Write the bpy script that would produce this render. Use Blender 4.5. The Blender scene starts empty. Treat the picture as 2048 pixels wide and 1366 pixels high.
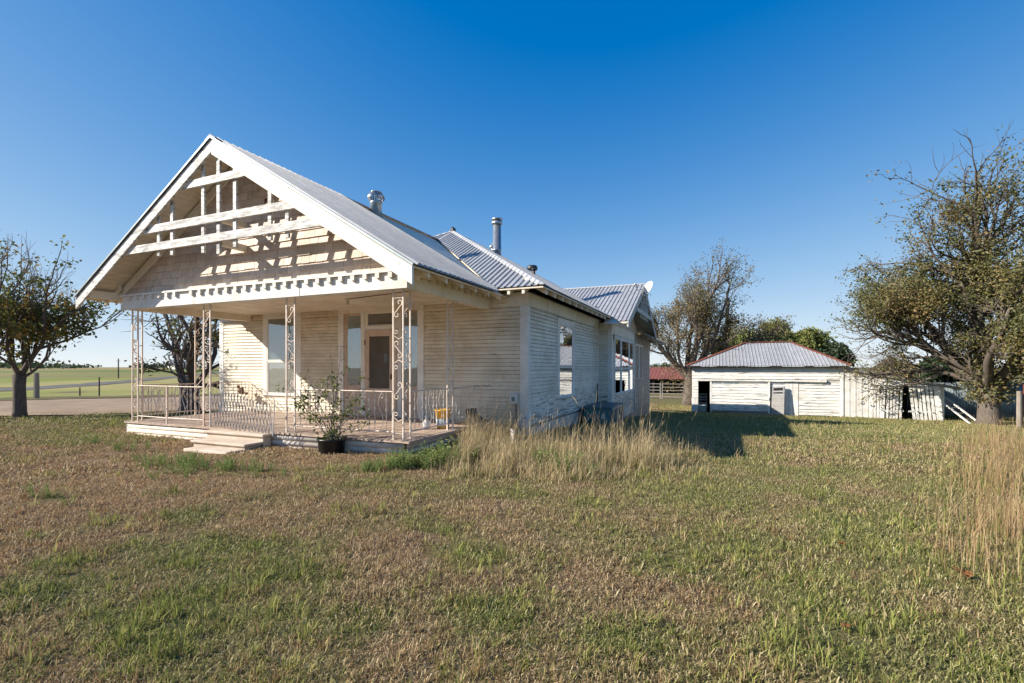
import bpy, bmesh, math, random
import numpy as np
from mathutils import Vector, Matrix, noise as mnoise

# ------------------------------------------------------------------ camera, sky, sun, exposure
SC = bpy.context.scene
COL = SC.collection
R = math.radians
EYE = 1.5
cam = bpy.data.cameras.new('camera')
camo = bpy.data.objects.new('camera', cam)
COL.objects.link(camo)
camo.location = (0, 0, EYE)
camo.rotation_euler = (R(90), 0, R(23.03))
cam.sensor_width = 36
cam.lens = 17.0
cam.shift_y = 0.0249
cam.clip_start = 0.05
cam.clip_end = 6000
SC.camera = camo

SUNDIR = Vector((1.6, 1.0, -1.06)).normalized()
world = bpy.data.worlds.new('World')
SC.world = world
world.use_nodes = True
wn = world.node_tree.nodes
wl = world.node_tree.links
bg = wn['Background']
sky = wn.new('ShaderNodeTexSky')
sky.sky_type = 'NISHITA'
sky.sun_disc = False
sky.sun_elevation = math.asin(-SUNDIR.z)
sky.sun_rotation = math.atan2(-SUNDIR.x, -SUNDIR.y) % (2 * math.pi)
sky.altitude = 300
sky.air_density = 0.45
sky.dust_density = 0.08
sky.ozone_density = 2.0
# the bright horizon is rolled off evenly and the clear-air blue deepened
rgbm = wn.new('ShaderNodeVectorMath'); rgbm.operation = 'SCALE'; rgbm.inputs['Scale'].default_value = 0.80
den = wn.new('ShaderNodeVectorMath'); den.operation = 'ADD'; den.inputs[1].default_value = (1, 1, 1)
div = wn.new('ShaderNodeVectorMath'); div.operation = 'DIVIDE'
sat = wn.new('ShaderNodeHueSaturation'); sat.inputs['Saturation'].default_value = 1.6; sat.inputs['Value'].default_value = 2.45; sat.inputs['Hue'].default_value = 0.511
gam = wn.new('ShaderNodeGamma'); gam.inputs['Gamma'].default_value = 1.2
wl.new(sky.outputs[0], rgbm.inputs[0]); wl.new(rgbm.outputs[0], den.inputs[0])
wl.new(sky.outputs[0], div.inputs[0]); wl.new(den.outputs[0], div.inputs[1])
wl.new(div.outputs[0], gam.inputs['Color']); wl.new(gam.outputs[0], sat.inputs['Color']); wl.new(sat.outputs[0], bg.inputs[0])
bg.inputs['Strength'].default_value = 0.15

sun = bpy.data.lights.new('sun', 'SUN')
sun.energy = 3.9
sun.angle = R(0.5)
sun.color = (1.0, 0.92, 0.80)
suno = bpy.data.objects.new('sun', sun)
COL.objects.link(suno)
suno.rotation_euler = SUNDIR.to_track_quat('-Z', 'Y').to_euler()

SC.view_settings.view_transform = 'Standard'
SC.view_settings.look = 'None'
SC.view_settings.exposure = 1.22
SC.view_settings.gamma = 1.0
SC.view_settings.use_curve_mapping = False
SC.cycles.max_bounces = 6
SC.cycles.diffuse_bounces = 4
SC.cycles.glossy_bounces = 3
SC.cycles.transparent_max_bounces = 8
SC.cycles.use_denoising = True

RNG = random.Random(7)
NP = np.random.default_rng(11)

# ------------------------------------------------------------------ materials
def lin(c):
    return tuple((v / 12.92 if v <= 0.04045 else ((v + 0.055) / 1.055) ** 2.4) for v in c)

def newmat(name):
    m = bpy.data.materials.new(name)
    m.use_nodes = True
    nt = m.node_tree
    return m, nt, nt.nodes, nt.links, nt.nodes['Principled BSDF']

def val(n, v):
    n.outputs[0].default_value = v
    return n

class NB:
    """small node-building helper"""
    def __init__(self, nt):
        self.nt = nt; self.n = nt.nodes; self.l = nt.links
    def coord(self, kind='Object', scale=(1, 1, 1)):
        t = self.n.new('ShaderNodeTexCoord')
        mp = self.n.new('ShaderNodeMapping')
        mp.inputs['Scale'].default_value = scale
        self.l.new(t.outputs[kind], mp.inputs['Vector'])
        return mp.outputs[0]
    def noise(self, vec, scale, detail=4, rough=0.6, dist=0.0):
        t = self.n.new('ShaderNodeTexNoise')
        t.inputs['Scale'].default_value = scale
        t.inputs['Detail'].default_value = detail
        t.inputs['Roughness'].default_value = rough
        t.inputs['Distortion'].default_value = dist
        self.l.new(vec, t.inputs['Vector'])
        return t.outputs['Fac']
    def ramp(self, fac, stops):
        r = self.n.new('ShaderNodeValToRGB')
        el = r.color_ramp.elements
        while len(el) < len(stops):
            el.new(0.5)
        for e, (p, c) in zip(el, stops):
            e.position = p
            e.color = (c, c, c, 1) if isinstance(c, (int, float)) else (*c[:3], 1)
        self.l.new(fac, r.inputs[0])
        return r.outputs[0]
    def mix(self, fac, a, b, mode='MIX'):
        m = self.n.new('ShaderNodeMix')
        m.data_type = 'RGBA'; m.blend_type = mode
        for sock, v in ((m.inputs[0], fac), (m.inputs[6], a), (m.inputs[7], b)):
            if isinstance(v, (int, float)):
                sock.default_value = v if sock == m.inputs[0] else (v, v, v, 1)
            elif isinstance(v, tuple):
                sock.default_value = (*v[:3], 1)
            else:
                self.l.new(v, sock)
        return m.outputs[2]
    def math(self, op, a, b=0.0, clamp=False):
        m = self.n.new('ShaderNodeMath')
        m.operation = op; m.use_clamp = clamp
        for i, v in ((0, a), (1, b)):
            if isinstance(v, (int, float)):
                m.inputs[i].default_value = v
            else:
                self.l.new(v, m.inputs[i])
        return m.outputs[0]
    def objrand(self):
        return self.n.new('ShaderNodeObjectInfo').outputs['Random']
    def sepz(self, vec):
        s = self.n.new('ShaderNodeSeparateXYZ'); self.l.new(vec, s.inputs[0]); return s.outputs
    def bump(self, h, strength, dist, bsdf):
        b = self.n.new('ShaderNodeBump')
        b.inputs['Strength'].default_value = strength
        b.inputs['Distance'].default_value = dist
        self.l.new(h, b.inputs['Height'])
        self.l.new(b.outputs[0], bsdf.inputs['Normal'])

def paint(name, base, wood=(0.30, 0.27, 0.24), peel=0.62, width=0.05, stretch=(2, 2, 14), scale=2.2, vary=0.10,
          rough=0.62, stain=(0.62, 0.53, 0.42), stain_amt=0.55, low=None):
    """weathered paint: stains, colour shifts per piece, flakes down to grey wood"""
    m, nt, n, l, p = newmat(name)
    b = NB(nt)
    v1 = b.coord('Object', (1, 1, 1))
    v2 = b.coord('Object', stretch)
    st = b.ramp(b.noise(v1, 1.7, 6, 0.7, 0.4), [(0.40, 0.0), (0.66, 1.0)])
    col = b.mix(b.math('MULTIPLY', st, stain_amt), base, tuple(x * y for x, y in zip(base, stain)))
    rnd = b.ramp(b.objrand(), [(0.0, 1.0 - vary), (1.0, 1.0)])
    col = b.mix(1.0, col, rnd, 'MULTIPLY')
    grime = b.ramp(b.noise(v2, 6.0, 6, 0.7), [(0.3, 0.80), (0.62, 1.0)])
    col = b.mix(0.6, col, grime, 'MULTIPLY')
    nz = b.noise(v2, scale, 8, 0.72, 0.3)
    if low is not None:
        z = b.sepz(v1)[2]
        mr = n.new('ShaderNodeMapRange')
        mr.inputs[1].default_value = low[0]; mr.inputs[2].default_value = low[1]
        mr.inputs[3].default_value = low[2]; mr.inputs[4].default_value = 0.0
        l.new(z, mr.inputs[0])
        nz = b.math('ADD', nz, mr.outputs[0])
    pk = b.ramp(nz, [(peel, 0.0), (min(peel + width, 1), 1.0)])
    woodc = b.mix(b.noise(b.coord('Object', (6, 6, 40)), 3, 4), wood, tuple(x * 0.55 for x in wood))
    col = b.mix(pk, col, woodc)
    l.new(col, p.inputs['Base Color'])
    p.inputs['Roughness'].default_value = rough
    b.bump(b.math('SUBTRACT', grime, pk), 0.35, 0.004, p)
    return m

M = {}
M['siding'] = paint('cream siding paint', (0.80, 0.72, 0.57), peel=0.615, scale=1.5, stretch=(1.2, 1.2, 16), vary=0.12)
M['siding_side'] = paint('side wall siding paint', (0.83, 0.79, 0.68), peel=0.6, scale=1.5, stretch=(1.2, 1.2, 16), vary=0.14, low=(0.15, 1.0, 0.13))
M['trim'] = paint('white trim paint', (0.85, 0.83, 0.78), peel=0.635, scale=2.0, stretch=(3, 3, 3), stain_amt=0.45)
M['trim_cream'] = paint('cream trim paint', (0.86, 0.79, 0.67), peel=0.66, scale=2.0, stretch=(3, 3, 3), stain_amt=0.5)
M['worn'] = paint('worn grey white paint', (0.76, 0.75, 0.72), wood=(0.33, 0.32, 0.31), peel=0.465, width=0.12, scale=1.9, stretch=(1.5, 6, 8), stain_amt=0.5)
M['shingle'] = paint('tan shingle paint', (0.72, 0.59, 0.475), wood=(0.22, 0.19, 0.16), peel=0.6, width=0.06, scale=3.4, stretch=(7, 7, 1.5), vary=0.20, stain_amt=0.5)
M['soffit'] = paint('soffit board paint', (0.84, 0.75, 0.62), peel=0.64, scale=2.0, stretch=(12, 1, 12), vary=0.12)
M['floor'] = paint('worn porch floor', (0.56, 0.43, 0.34), wood=(0.30, 0.25, 0.21), peel=0.52, width=0.2, scale=2.0, stretch=(8, 1, 8), vary=0.22)
M['skirt'] = paint('pinkish skirting paint', (0.70, 0.62, 0.54), wood=(0.36, 0.26, 0.2), peel=0.62, scale=1.6, stretch=(1.5, 1.5, 10), vary=0.1)
M['iron'] = paint('chipped pinkish iron paint', (0.80, 0.68, 0.58), wood=(0.26, 0.12, 0.06), peel=0.6, width=0.05, scale=9, stretch=(4, 4, 2), rough=0.5)
M['concrete'] = paint('pinkish painted concrete', (0.68, 0.58, 0.48), wood=(0.42, 0.37, 0.32), peel=0.66, width=0.15, scale=3, stretch=(2, 2, 2), rough=0.85)
M['garage'] = paint('flaking white garage paint', (0.88, 0.86, 0.80), wood=(0.34, 0.32, 0.30), peel=0.545, width=0.04, scale=1.3, stretch=(1.0, 1.0, 18), vary=0.10, stain_amt=0.3, low=(-0.85, -0.2, 0.05))
M['garage_grey'] = paint('bare grey boards', (0.42, 0.41, 0.40), wood=(0.2, 0.19, 0.18), peel=0.55, width=0.1, scale=2, stretch=(1, 1, 14))
M['picket'] = paint('white picket paint', (0.87, 0.86, 0.82), peel=0.6, scale=2.5, stretch=(8, 8, 1.5), vary=0.12)
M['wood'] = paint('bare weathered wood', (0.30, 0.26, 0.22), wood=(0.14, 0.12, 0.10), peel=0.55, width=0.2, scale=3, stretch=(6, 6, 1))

def simple(name, col, rough=0.5, metal=0.0, nscale=None, amt=0.25, stretch=(1, 1, 1), bump=0.0, spec=0.5):
    m, nt, n, l, p = newmat(name)
    b = NB(nt)
    p.inputs['Roughness'].default_value = rough
    p.inputs['Metallic'].default_value = metal
    p.inputs['Specular IOR Level'].default_value = spec
    if nscale:
        f = b.noise(b.coord('Object', stretch), nscale, 6, 0.65)
        g = b.ramp(f, [(0.25, 1 - amt), (0.75, 1 + 0.0)])
        c = b.mix(1.0, col, g, 'MULTIPLY')
        rn = b.ramp(b.objrand(), [(0, 1 - amt * 0.35), (1, 1.0)])
        c = b.mix(1.0, c, rn, 'MULTIPLY')
        l.new(c, p.inputs['Base Color'])
        if bump:
            b.bump(f, bump, 0.01, p)
    else:
        p.inputs['Base Color'].default_value = (*col, 1)
    return m

M['roof'] = simple('pale painted roof metal', (0.45, 0.455, 0.465), 0.50, 0.12, 1.3, 0.34, (3, 3, 3))
M['ridgecap'] = simple('pale ridge cap metal', (0.72, 0.70, 0.66), 0.45, 0.2, 2.0, 0.15)
M['galv'] = simple('galvanised steel', (0.56, 0.60, 0.64), 0.32, 0.75, 5, 0.3)
M['galv_dark'] = simple('dark vent metal', (0.06, 0.065, 0.07), 0.5, 0.4, 5, 0.3)
M['redcap'] = simple('rust red cap metal', (0.27, 0.085, 0.05), 0.55, 0.1, 2, 0.3)
M['redroof'] = simple('rusty red barn roof', (0.32, 0.10, 0.065), 0.6, 0.1, 2, 0.4, (1, 6, 1))
M['dark'] = simple('unlit interior', (0.012, 0.012, 0.013), 0.9)  # black stands in for unlit space behind panes and in slots
M['blinddark'] = simple('grey curtain', (0.17, 0.22, 0.23), 0.9, 0, 14, 0.3, (6, 1, 0.2))
M['screen'] = simple('door screen cloth', (0.13, 0.11, 0.09), 0.9, 0, 3, 0.4)
M['shade'] = simple('beige roller shade', (0.48, 0.44, 0.39), 0.9, 0, 2, 0.12)
M['door'] = paint('pinkish tan door paint', (0.62, 0.47, 0.36), peel=0.76, stretch=(3, 3, 3))
M['teal'] = simple('teal unit paint', (0.04, 0.19, 0.20), 0.45, 0.1, 3, 0.25)
M['grille'] = simple('grey blue grille metal', (0.10, 0.21, 0.24), 0.5, 0.4, 5, 0.3)
M['logo'] = simple('pale badge print', (0.55, 0.66, 0.70), 0.5)
M['pot'] = simple('black plastic pot', (0.012, 0.013, 0.015), 0.38, 0, 6, 0.3)
M['soil'] = simple('potting soil', (0.05, 0.035, 0.025), 0.95, 0, 20, 0.5, bump=0.5)
M['yellow'] = simple('yellow plastic', (0.72, 0.40, 0.03), 0.4, 0, 8, 0.2)
M['offwhite'] = simple('off white plastic', (0.72, 0.70, 0.66), 0.45, 0, 6, 0.2)
M['bluelabel'] = simple('pale blue label', (0.45, 0.56, 0.62), 0.5, 0, 9, 0.3)
M['rampgrey'] = simple('blue grey rubber board', (0.045, 0.065, 0.08), 0.6, 0, 4, 0.4)
M['latt'] = simple('dull white metal strip', (0.60, 0.59, 0.60), 0.45, 0.3, 8, 0.3)
M['lattback'] = simple('grey metal strip', (0.30, 0.30, 0.31), 0.5, 0.4, 8, 0.3)
M['meter'] = simple('pale grey box', (0.62, 0.63, 0.60), 0.5, 0.1, 8, 0.15)
M['rust'] = simple('brown rust', (0.17, 0.085, 0.045), 0.8, 0.1, 12, 0.5)
M['corr'] = simple('dull galvanised fence sheet', (0.34, 0.40, 0.42), 0.5, 0.4, 1.2, 0.35, (2, 2, 0.6))
M['leanmetal'] = paint('white painted sheet', (0.78, 0.77, 0.74), wood=(0.35, 0.33, 0.31), peel=0.62, scale=2, stretch=(4, 4, 0.8), vary=0.06)
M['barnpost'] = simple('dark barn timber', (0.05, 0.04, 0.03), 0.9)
M['pipe'] = simple('pale steel pipe', (0.50, 0.48, 0.46), 0.5, 0.4, 6, 0.3)
M['plain_white'] = simple('far white wall', (0.75, 0.74, 0.72), 0.8)
M['polewood'] = simple('grey pole wood', (0.12, 0.10, 0.085), 0.9, 0, 4, 0.3)

def glassmat(name, tint, refl=0.55):
    m, nt, n, l, p = newmat(name)
    b = NB(nt)
    n.remove(p)
    tr = n.new('ShaderNodeBsdfTransparent'); tr.inputs[0].default_value = (*tint, 1)
    gl = n.new('ShaderNodeBsdfGlossy'); gl.inputs['Roughness'].default_value = 0.01
    gl.inputs[0].default_value = (0.95, 0.97, 1, 1)
    lw = n.new('ShaderNodeFresnel'); lw.inputs[0].default_value = 1.9
    f = b.math('MULTIPLY', lw.outputs[0], refl, True)
    f = b.math('ADD', f, 0.01, True)
    nzv = b.noise(b.coord('Object', (1, 1, 1)), 1.6, 2, 0.5)
    bp = n.new('ShaderNodeBump'); bp.inputs['Strength'].default_value = 0.05; bp.inputs['Distance'].default_value = 0.05
    l.new(nzv, bp.inputs['Height']); l.new(bp.outputs[0], gl.inputs['Normal'])
    mx = n.new('ShaderNodeMixShader')
    l.new(f, mx.inputs[0]); l.new(tr.outputs[0], mx.inputs[1]); l.new(gl.outputs[0], mx.inputs[2])
    l.new(mx.outputs[0], n['Material Output'].inputs[0])
    return m
M['glass'] = glassmat('window glass', (0.92, 0.95, 0.95), 0.35)
M['glass_side'] = glassmat('side window glass', (0.55, 0.6, 0.62), 2.2)

def leafmat(name, stops, attr='bv', trans=0.35, rough=0.6, inst=None):
    m, nt, n, l, p = newmat(name)
    b = NB(nt)
    a = n.new('ShaderNodeAttribute'); a.attribute_name = attr
    col = b.ramp(a.outputs['Fac'], stops)
    if inst:
        ai = n.new('ShaderNodeAttribute'); ai.attribute_type = 'INSTANCER'; ai.attribute_name = 'col'
        col2 = b.ramp(a.outputs['Fac'], inst)
        col = b.mix(ai.outputs['Fac'], col, col2)
    n.remove(p)
    d = n.new('ShaderNodeBsdfDiffuse'); t = n.new('ShaderNodeBsdfTranslucent')
    g = n.new('ShaderNodeBsdfGlossy'); g.inputs['Roughness'].default_value = 0.55
    g.inputs[0].default_value = (0.6, 0.6, 0.6, 1)
    mx = n.new('ShaderNodeMixShader'); mx.inputs[0].default_value = trans
    mg = n.new('ShaderNodeMixShader'); mg.inputs[0].default_value = 0.05
    l.new(col, d.inputs[0]); l.new(col, t.inputs[0])
    l.new(d.outputs[0], mx.inputs[1]); l.new(t.outputs[0], mx.inputs[2])
    l.new(mx.outputs[0], mg.inputs[1]); l.new(g.outputs[0], mg.inputs[2])
    l.new(mg.outputs[0], n['Material Output'].inputs[0])
    return m

M['leaf_left'] = leafmat('left tree leaves', [(0.0, (0.055, 0.075, 0.02)), (0.45, (0.12, 0.145, 0.035)), (0.68, (0.22, 0.21, 0.045)), (0.82, (0.33, 0.22, 0.05)), (1.0, (0.40, 0.21, 0.05))])
M['leaf_right'] = leafmat('right tree leaves', [(0.0, (0.07, 0.085, 0.028)), (0.5, (0.155, 0.155, 0.05)), (0.8, (0.22, 0.175, 0.06)), (1.0, (0.31, 0.20, 0.075))])
M['leaf_mid'] = leafmat('middle tree leaves', [(0.0, (0.10, 0.10, 0.04)), (0.6, (0.22, 0.18, 0.075)), (1.0, (0.33, 0.23, 0.11))])
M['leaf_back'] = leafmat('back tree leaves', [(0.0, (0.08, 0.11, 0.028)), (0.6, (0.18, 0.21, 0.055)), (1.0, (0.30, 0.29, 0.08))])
M['leaf_dark'] = leafmat('dark back tree leaves', [(0.0, (0.02, 0.04, 0.02)), (1.0, (0.06, 0.09, 0.035))])
M['leaf_pot'] = leafmat('potted shrub leaves', [(0.0, (0.04, 0.07, 0.015)), (0.6, (0.10, 0.14, 0.025)), (1.0, (0.22, 0.22, 0.05))])
M['weed'] = leafmat('green weeds', [(0.0, (0.13, 0.20, 0.045)), (0.6, (0.26, 0.33, 0.09)), (1.0, (0.40, 0.43, 0.18))])
M['brownleaf'] = leafmat('fallen leaf', [(0.0, (0.24, 0.10, 0.04)), (1.0, (0.33, 0.15, 0.055))])
M['bark'] = simple('grey brown bark', (0.20, 0.165, 0.14), 0.95, 0, 6, 0.6, (4, 4, 0.8), 0.8, 0.2)
M['twig'] = simple('grey twigs', (0.20, 0.17, 0.15), 0.95, 0, 3, 0.3, spec=0.2)

# grass: per-blade shade ('bv') mixed from green to straw by the tuft's own value ('col')
M['lawn'] = leafmat('lawn grass',
    [(0.0, (0.095, 0.125, 0.028)), (0.45, (0.20, 0.23, 0.06)), (0.8, (0.33, 0.32, 0.11)), (1.0, (0.50, 0.43, 0.22))],
    trans=0.30, inst=[(0.0, (0.17, 0.10, 0.052)), (0.4, (0.36, 0.235, 0.125)), (0.8, (0.54, 0.395, 0.23)), (1.0, (0.68, 0.55, 0.34))])
M['tall'] = leafmat('tall straw grass',
    [(0.0, (0.10, 0.11, 0.03)), (0.5, (0.25, 0.21, 0.08)), (1.0, (0.46, 0.37, 0.19))],
    trans=0.30, inst=[(0.0, (0.24, 0.17, 0.08)), (0.5, (0.42, 0.31, 0.16)), (1.0, (0.60, 0.48, 0.29))])

def groundmat():
    m, nt, n, l, p = newmat('lawn soil and thatch')
    b = NB(nt)
    v = b.coord('Object', (1, 1, 1))
    big = b.noise(v, 0.22, 4, 0.6)
    mid = b.noise(v, 1.6, 6, 0.7)
    fine = b.noise(v, 22, 6, 0.8)
    soil = b.mix(fine, (0.10, 0.064, 0.040), (0.27, 0.185, 0.12))
    green = b.mix(fine, (0.075, 0.070, 0.028), (0.22, 0.20, 0.09))
    xyz = b.sepz(v)
    side = n.new('ShaderNodeMapRange')
    side.inputs[1].default_value = -6; side.inputs[2].default_value = 3
    side.inputs[3].default_value = -0.10; side.inputs[4].default_value = 0.14
    l.new(xyz[0], side.inputs[0])
    far = n.new('ShaderNodeMapRange')
    far.inputs[1].default_value = 9; far.inputs[2].default_value = 20; far.inputs[3].default_value = 0; far.inputs[4].default_value = 0.15
    l.new(xyz[1], far.inputs[0])
    f = b.math('ADD', b.math('ADD', b.math('ADD', b.math('MULTIPLY', big, 0.6), b.math('MULTIPLY', mid, 0.4)), side.outputs[0]), far.outputs[0])
    f = b.ramp(f, [(0.42, 0.0), (0.62, 1.0)])
    col = b.mix(f, soil, green)
    l.new(col, p.inputs['Base Color'])
    p.inputs['Roughness'].default_value = 1.0
    p.inputs['Specular IOR Level'].default_value = 0.1
    b.bump(b.math('ADD', b.math('MULTIPLY', mid, 0.6), b.math('MULTIPLY', fine, 0.4)), 0.9, 0.06, p)
    return m
M['ground'] = groundmat()

def sheetmat(name, a, c, s1, s2, stretch=(1, 1, 1), bump=0.5, third=None):
    m, nt, n, l, p = newmat(name)
    b = NB(nt)
    v = b.coord('Object', stretch)
    f1 = b.noise(v, s1, 5, 0.65)
    f2 = b.noise(b.coord('Object', (1, 1, 1)), s2, 6, 0.75)
    col = b.mix(b.ramp(f1, [(0.35, 0.0), (0.65, 1.0)]), a, c)
    col = b.mix(0.7, col, b.ramp(f2, [(0.25, 0.45), (0.8, 1.25)]), 'MULTIPLY')
    if third:
        col = b.mix(b.ramp(b.noise(v, s1 * 0.35, 3), [(0.52, 0.0), (0.6, 1.0)]), col, third)
    l.new(col, p.inputs['Base Color'])
    p.inputs['Roughness'].default_value = 1.0
    p.inputs['Specular IOR Level'].default_value = 0.1
    b.bump(f2, bump, 0.03, p)
    return m
M['gravel'] = sheetmat('pinkish grey gravel', (0.31, 0.225, 0.155), (0.41, 0.31, 0.22), 0.5, 30)
M['asphalt'] = sheetmat('grey country road', (0.15, 0.145, 0.13), (0.19, 0.18, 0.165), 0.2, 12)
M['wheat'] = sheetmat('green crop field', (0.24, 0.27, 0.06), (0.17, 0.22, 0.045), 0.05, 1.5, (1, 1, 1), third=(0.31, 0.27, 0.11))
M['stubble'] = sheetmat('tan stubble field', (0.40, 0.29, 0.15), (0.29, 0.23, 0.11), 0.012, 0.4, (1, 1, 1), third=(0.14, 0.17, 0.05))
M['verge'] = sheetmat('mown dry verge', (0.20, 0.16, 0.08), (0.13, 0.13, 0.05), 0.4, 9)

# ------------------------------------------------------------------ mesh helpers
def prop(o, label=None, cat=None, group=None, kind=None):
    if label: o['label'] = label
    if cat: o['category'] = cat
    if group: o['group'] = group
    if kind: o['kind'] = kind
    return o

def link(name, me, mat=None, parent=None, loc=None):
    o = bpy.data.objects.new(name, me)
    COL.objects.link(o)
    if me is not None and mat is not None and not me.materials:
        me.materials.append(M[mat] if isinstance(mat, str) else mat)
    if parent is not None:
        o.parent = parent
        o.matrix_parent_inverse = inv_of(parent)
    if loc is not None:
        o.location = loc
    return o

INV = {}
def inv_of(p):
    return INV.get(p.name, Matrix.Identity(4))

def empty(name, loc, label, cat, group=None):
    o = bpy.data.objects.new(name, None)
    COL.objects.link(o)
    o.location = loc
    o.empty_display_size = 0.2
    INV[o.name] = Matrix.Translation(Vector(loc)).inverted()
    return prop(o, label, cat, group)

class MB:
    def __init__(self):
        self.v = []; self.f = []; self.bv = []
    def add(self, vs, fs, bv=0.5):
        k = len(self.v)
        self.v += [tuple(x) for x in vs]
        self.f += [tuple(i + k for i in f) for f in fs]
        self.bv += [bv] * len(vs)
    def hexa(self, p):
        self.add(p, [(3, 2, 1, 0), (4, 5, 6, 7), (0, 1, 5, 4), (1, 2, 6, 5), (2, 3, 7, 6), (3, 0, 4, 7)])
        return self
    def box(self, x0, x1, y0, y1, z0, z1):
        return self.hexa([(x0, y0, z0), (x1, y0, z0), (x1, y1, z0), (x0, y1, z0), (x0, y0, z1), (x1, y0, z1), (x1, y1, z1), (x0, y1, z1)])
    def bar(self, a, b, w, h, up=(0, 0, 1)):
        """box along a-b, w wide and h high (centred)"""
        a, b = Vector(a), Vector(b)
        d = (b - a).normalized(); up = Vector(up)
        s = d.cross(up)
        if s.length < 1e-4:
            s = d.cross(Vector((1, 0, 0)))
        s.normalize(); u = s.cross(d).normalized()
        s *= w / 2; u *= h / 2
        return self.hexa([a - s - u, a + s - u, b + s - u, b - s - u, a - s + u, a + s + u, b + s + u, b - s + u])
    def tube(self, pts, radii, n=6, cap=True, bv=0.5):
        pts = [Vector(p) for p in pts]
        if isinstance(radii, (int, float)): radii = [radii] * len(pts)
        k = len(self.v)
        t0 = (pts[1] - pts[0]).normalized()
        ref = Vector((0, 0, 1)) if abs(t0.z) < 0.9 else Vector((1, 0, 0))
        s = t0.cross(ref).normalized()
        for i, p in enumerate(pts):
            if i == 0: t = pts[1] - pts[0]
            elif i == len(pts) - 1: t = pts[-1] - pts[-2]
            else: t = pts[i + 1] - pts[i - 1]
            t.normalize()
            s = (s - t * s.dot(t))
            if s.length < 1e-5: s = t.orthogonal()
            s.normalize(); u = t.cross(s)
            for j in range(n):
                a = 2 * math.pi * j / n
                self.v.append(tuple(p + (s * math.cos(a) + u * math.sin(a)) * radii[i]))
                self.bv.append(bv)
        for i in range(len(pts) - 1):
            for j in range(n):
                j2 = (j + 1) % n
                self.f.append((k + i * n + j, k + i * n + j2, k + (i + 1) * n + j2, k + (i + 1) * n + j))
        if cap:
            self.f.append(tuple(k + j for j in range(n))[::-1])
            self.f.append(tuple(k + (len(pts) - 1) * n + j for j in range(n)))
        return self
    def lathe(self, prof, c=(0, 0, 0), n=20, ph=0.0):
        k = len(self.v)
        for r, z in prof:
            for j in range(n):
                a = 2 * math.pi * j / n + ph
                self.v.append((c[0] + r * math.cos(a), c[1] + r * math.sin(a), c[2] + z)); self.bv.append(0.5)
        for i in range(len(prof) - 1):
            for j in range(n):
                j2 = (j + 1) % n
                self.f.append((k + i * n + j, k + i * n + j2, k + (i + 1) * n + j2, k + (i + 1) * n + j))
        self.f.append(tuple(k + j for j in range(n))[::-1])
        self.f.append(tuple(k + (len(prof) - 1) * n + j for j in range(n)))
        return self
    def mesh(self, name, smooth=False, attr=False):
        me = bpy.data.meshes.new(name)
        me.from_pydata(self.v, [], self.f)
        if attr:
            a = me.attributes.new('bv', 'FLOAT', 'POINT')
            a.data.foreach_set('value', np.array(self.bv, dtype=np.float32))
        if smooth:
            me.polygons.foreach_set('use_smooth', [True] * len(me.polygons))
        me.update()
        return me
    def build(self, name, mat, parent=None, smooth=False, attr=False, loc=None):
        return link(name, self.mesh(name, smooth, attr), mat, parent, loc)

def bevel(o, w=0.006, seg=1):
    md = o.modifiers.new('edge', 'BEVEL'); md.width = w; md.segments = seg; md.limit_method = 'ANGLE'
    return o

# ------------------------------------------------------------------ ground
def sstep(a, b, x):
    t = min(1, max(0, (x - a) / (b - a)))
    return t * t * (3 - 2 * t)

def gz(x, y):
    """height of the yard: level by the porch, falling away towards the garage"""
    z = -1.32 * sstep(8.5, 33, y) * sstep(-14.5, -6.5, x)
    r = math.hypot(x, y)
    k = 1 - sstep(40, 90, r)
    z += k * (0.05 * mnoise.noise(Vector((x * 0.35, y * 0.35, 1.3))) + 0.02 * mnoise.noise(Vector((x * 1.7, y * 1.7, 4.1))))
    if r > 90:
        z -= 0.0
    return z

def ground_sheet():
    def spaced(n, lo, hi, c, k):
        t = np.linspace(-1, 1, n)
        s = np.sinh(t * k) / math.sinh(k)
        return np.where(s < 0, c + s * (c - lo), c + s * (hi - c))
    xs = spaced(181, -3200, 3200, -3.0, 7.2)
    ys = spaced(181, -600, 4200, 9.0, 7.4)
    V = [(float(x), float(y), gz(float(x), float(y))) for y in ys for x in xs]
    n = len(xs)
    F = [(j * n + i, j * n + i + 1, (j + 1) * n + i + 1, (j + 1) * n + i) for j in range(len(ys) - 1) for i in range(n - 1)]
    me = bpy.data.meshes.new('ground')
    me.from_pydata(V, [], F)
    me.polygons.foreach_set('use_smooth', [True] * len(F))
    o = link('ground', me, 'ground')
    prop(o, kind='structure')
ground_sheet()

def strip(name, near, far, mat, dz, nu=60, nv=8):
    """sheet between two polylines lying just above the ground"""
    def samp(poly, t):
        L = [0]
        for a, b in zip(poly, poly[1:]):
            L.append(L[-1] + math.dist(a, b))
        s = t * L[-1]
        for i in range(len(poly) - 1):
            if s <= L[i + 1] + 1e-9:
                k = (s - L[i]) / (L[i + 1] - L[i])
                return (poly[i][0] + (poly[i + 1][0] - poly[i][0]) * k, poly[i][1] + (poly[i + 1][1] - poly[i][1]) * k)
        return poly[-1]
    V = []
    for i in range(nu + 1):
        a = samp(near, i / nu); c = samp(far, i / nu)
        for j in range(nv + 1):
            k = j / nv
            x = a[0] + (c[0] - a[0]) * k; y = a[1] + (c[1] - a[1]) * k
            wob = 0.25 * mnoise.noise(Vector((x * 0.6, y * 0.6, 9))) if j in (0, nv) else 0
            x += wob; y += wob
            V.append((x, y, gz(x, y) + dz))
    F = [(i * (nv + 1) + j, i * (nv + 1) + j + 1, (i + 1) * (nv + 1) + j + 1, (i + 1) * (nv + 1) + j) for i in range(nu) for j in range(nv)]
    me = bpy.data.meshes.new(name)
    me.from_pydata(V, [], F)
    return prop(link(name, me, mat), kind='structure')

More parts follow.
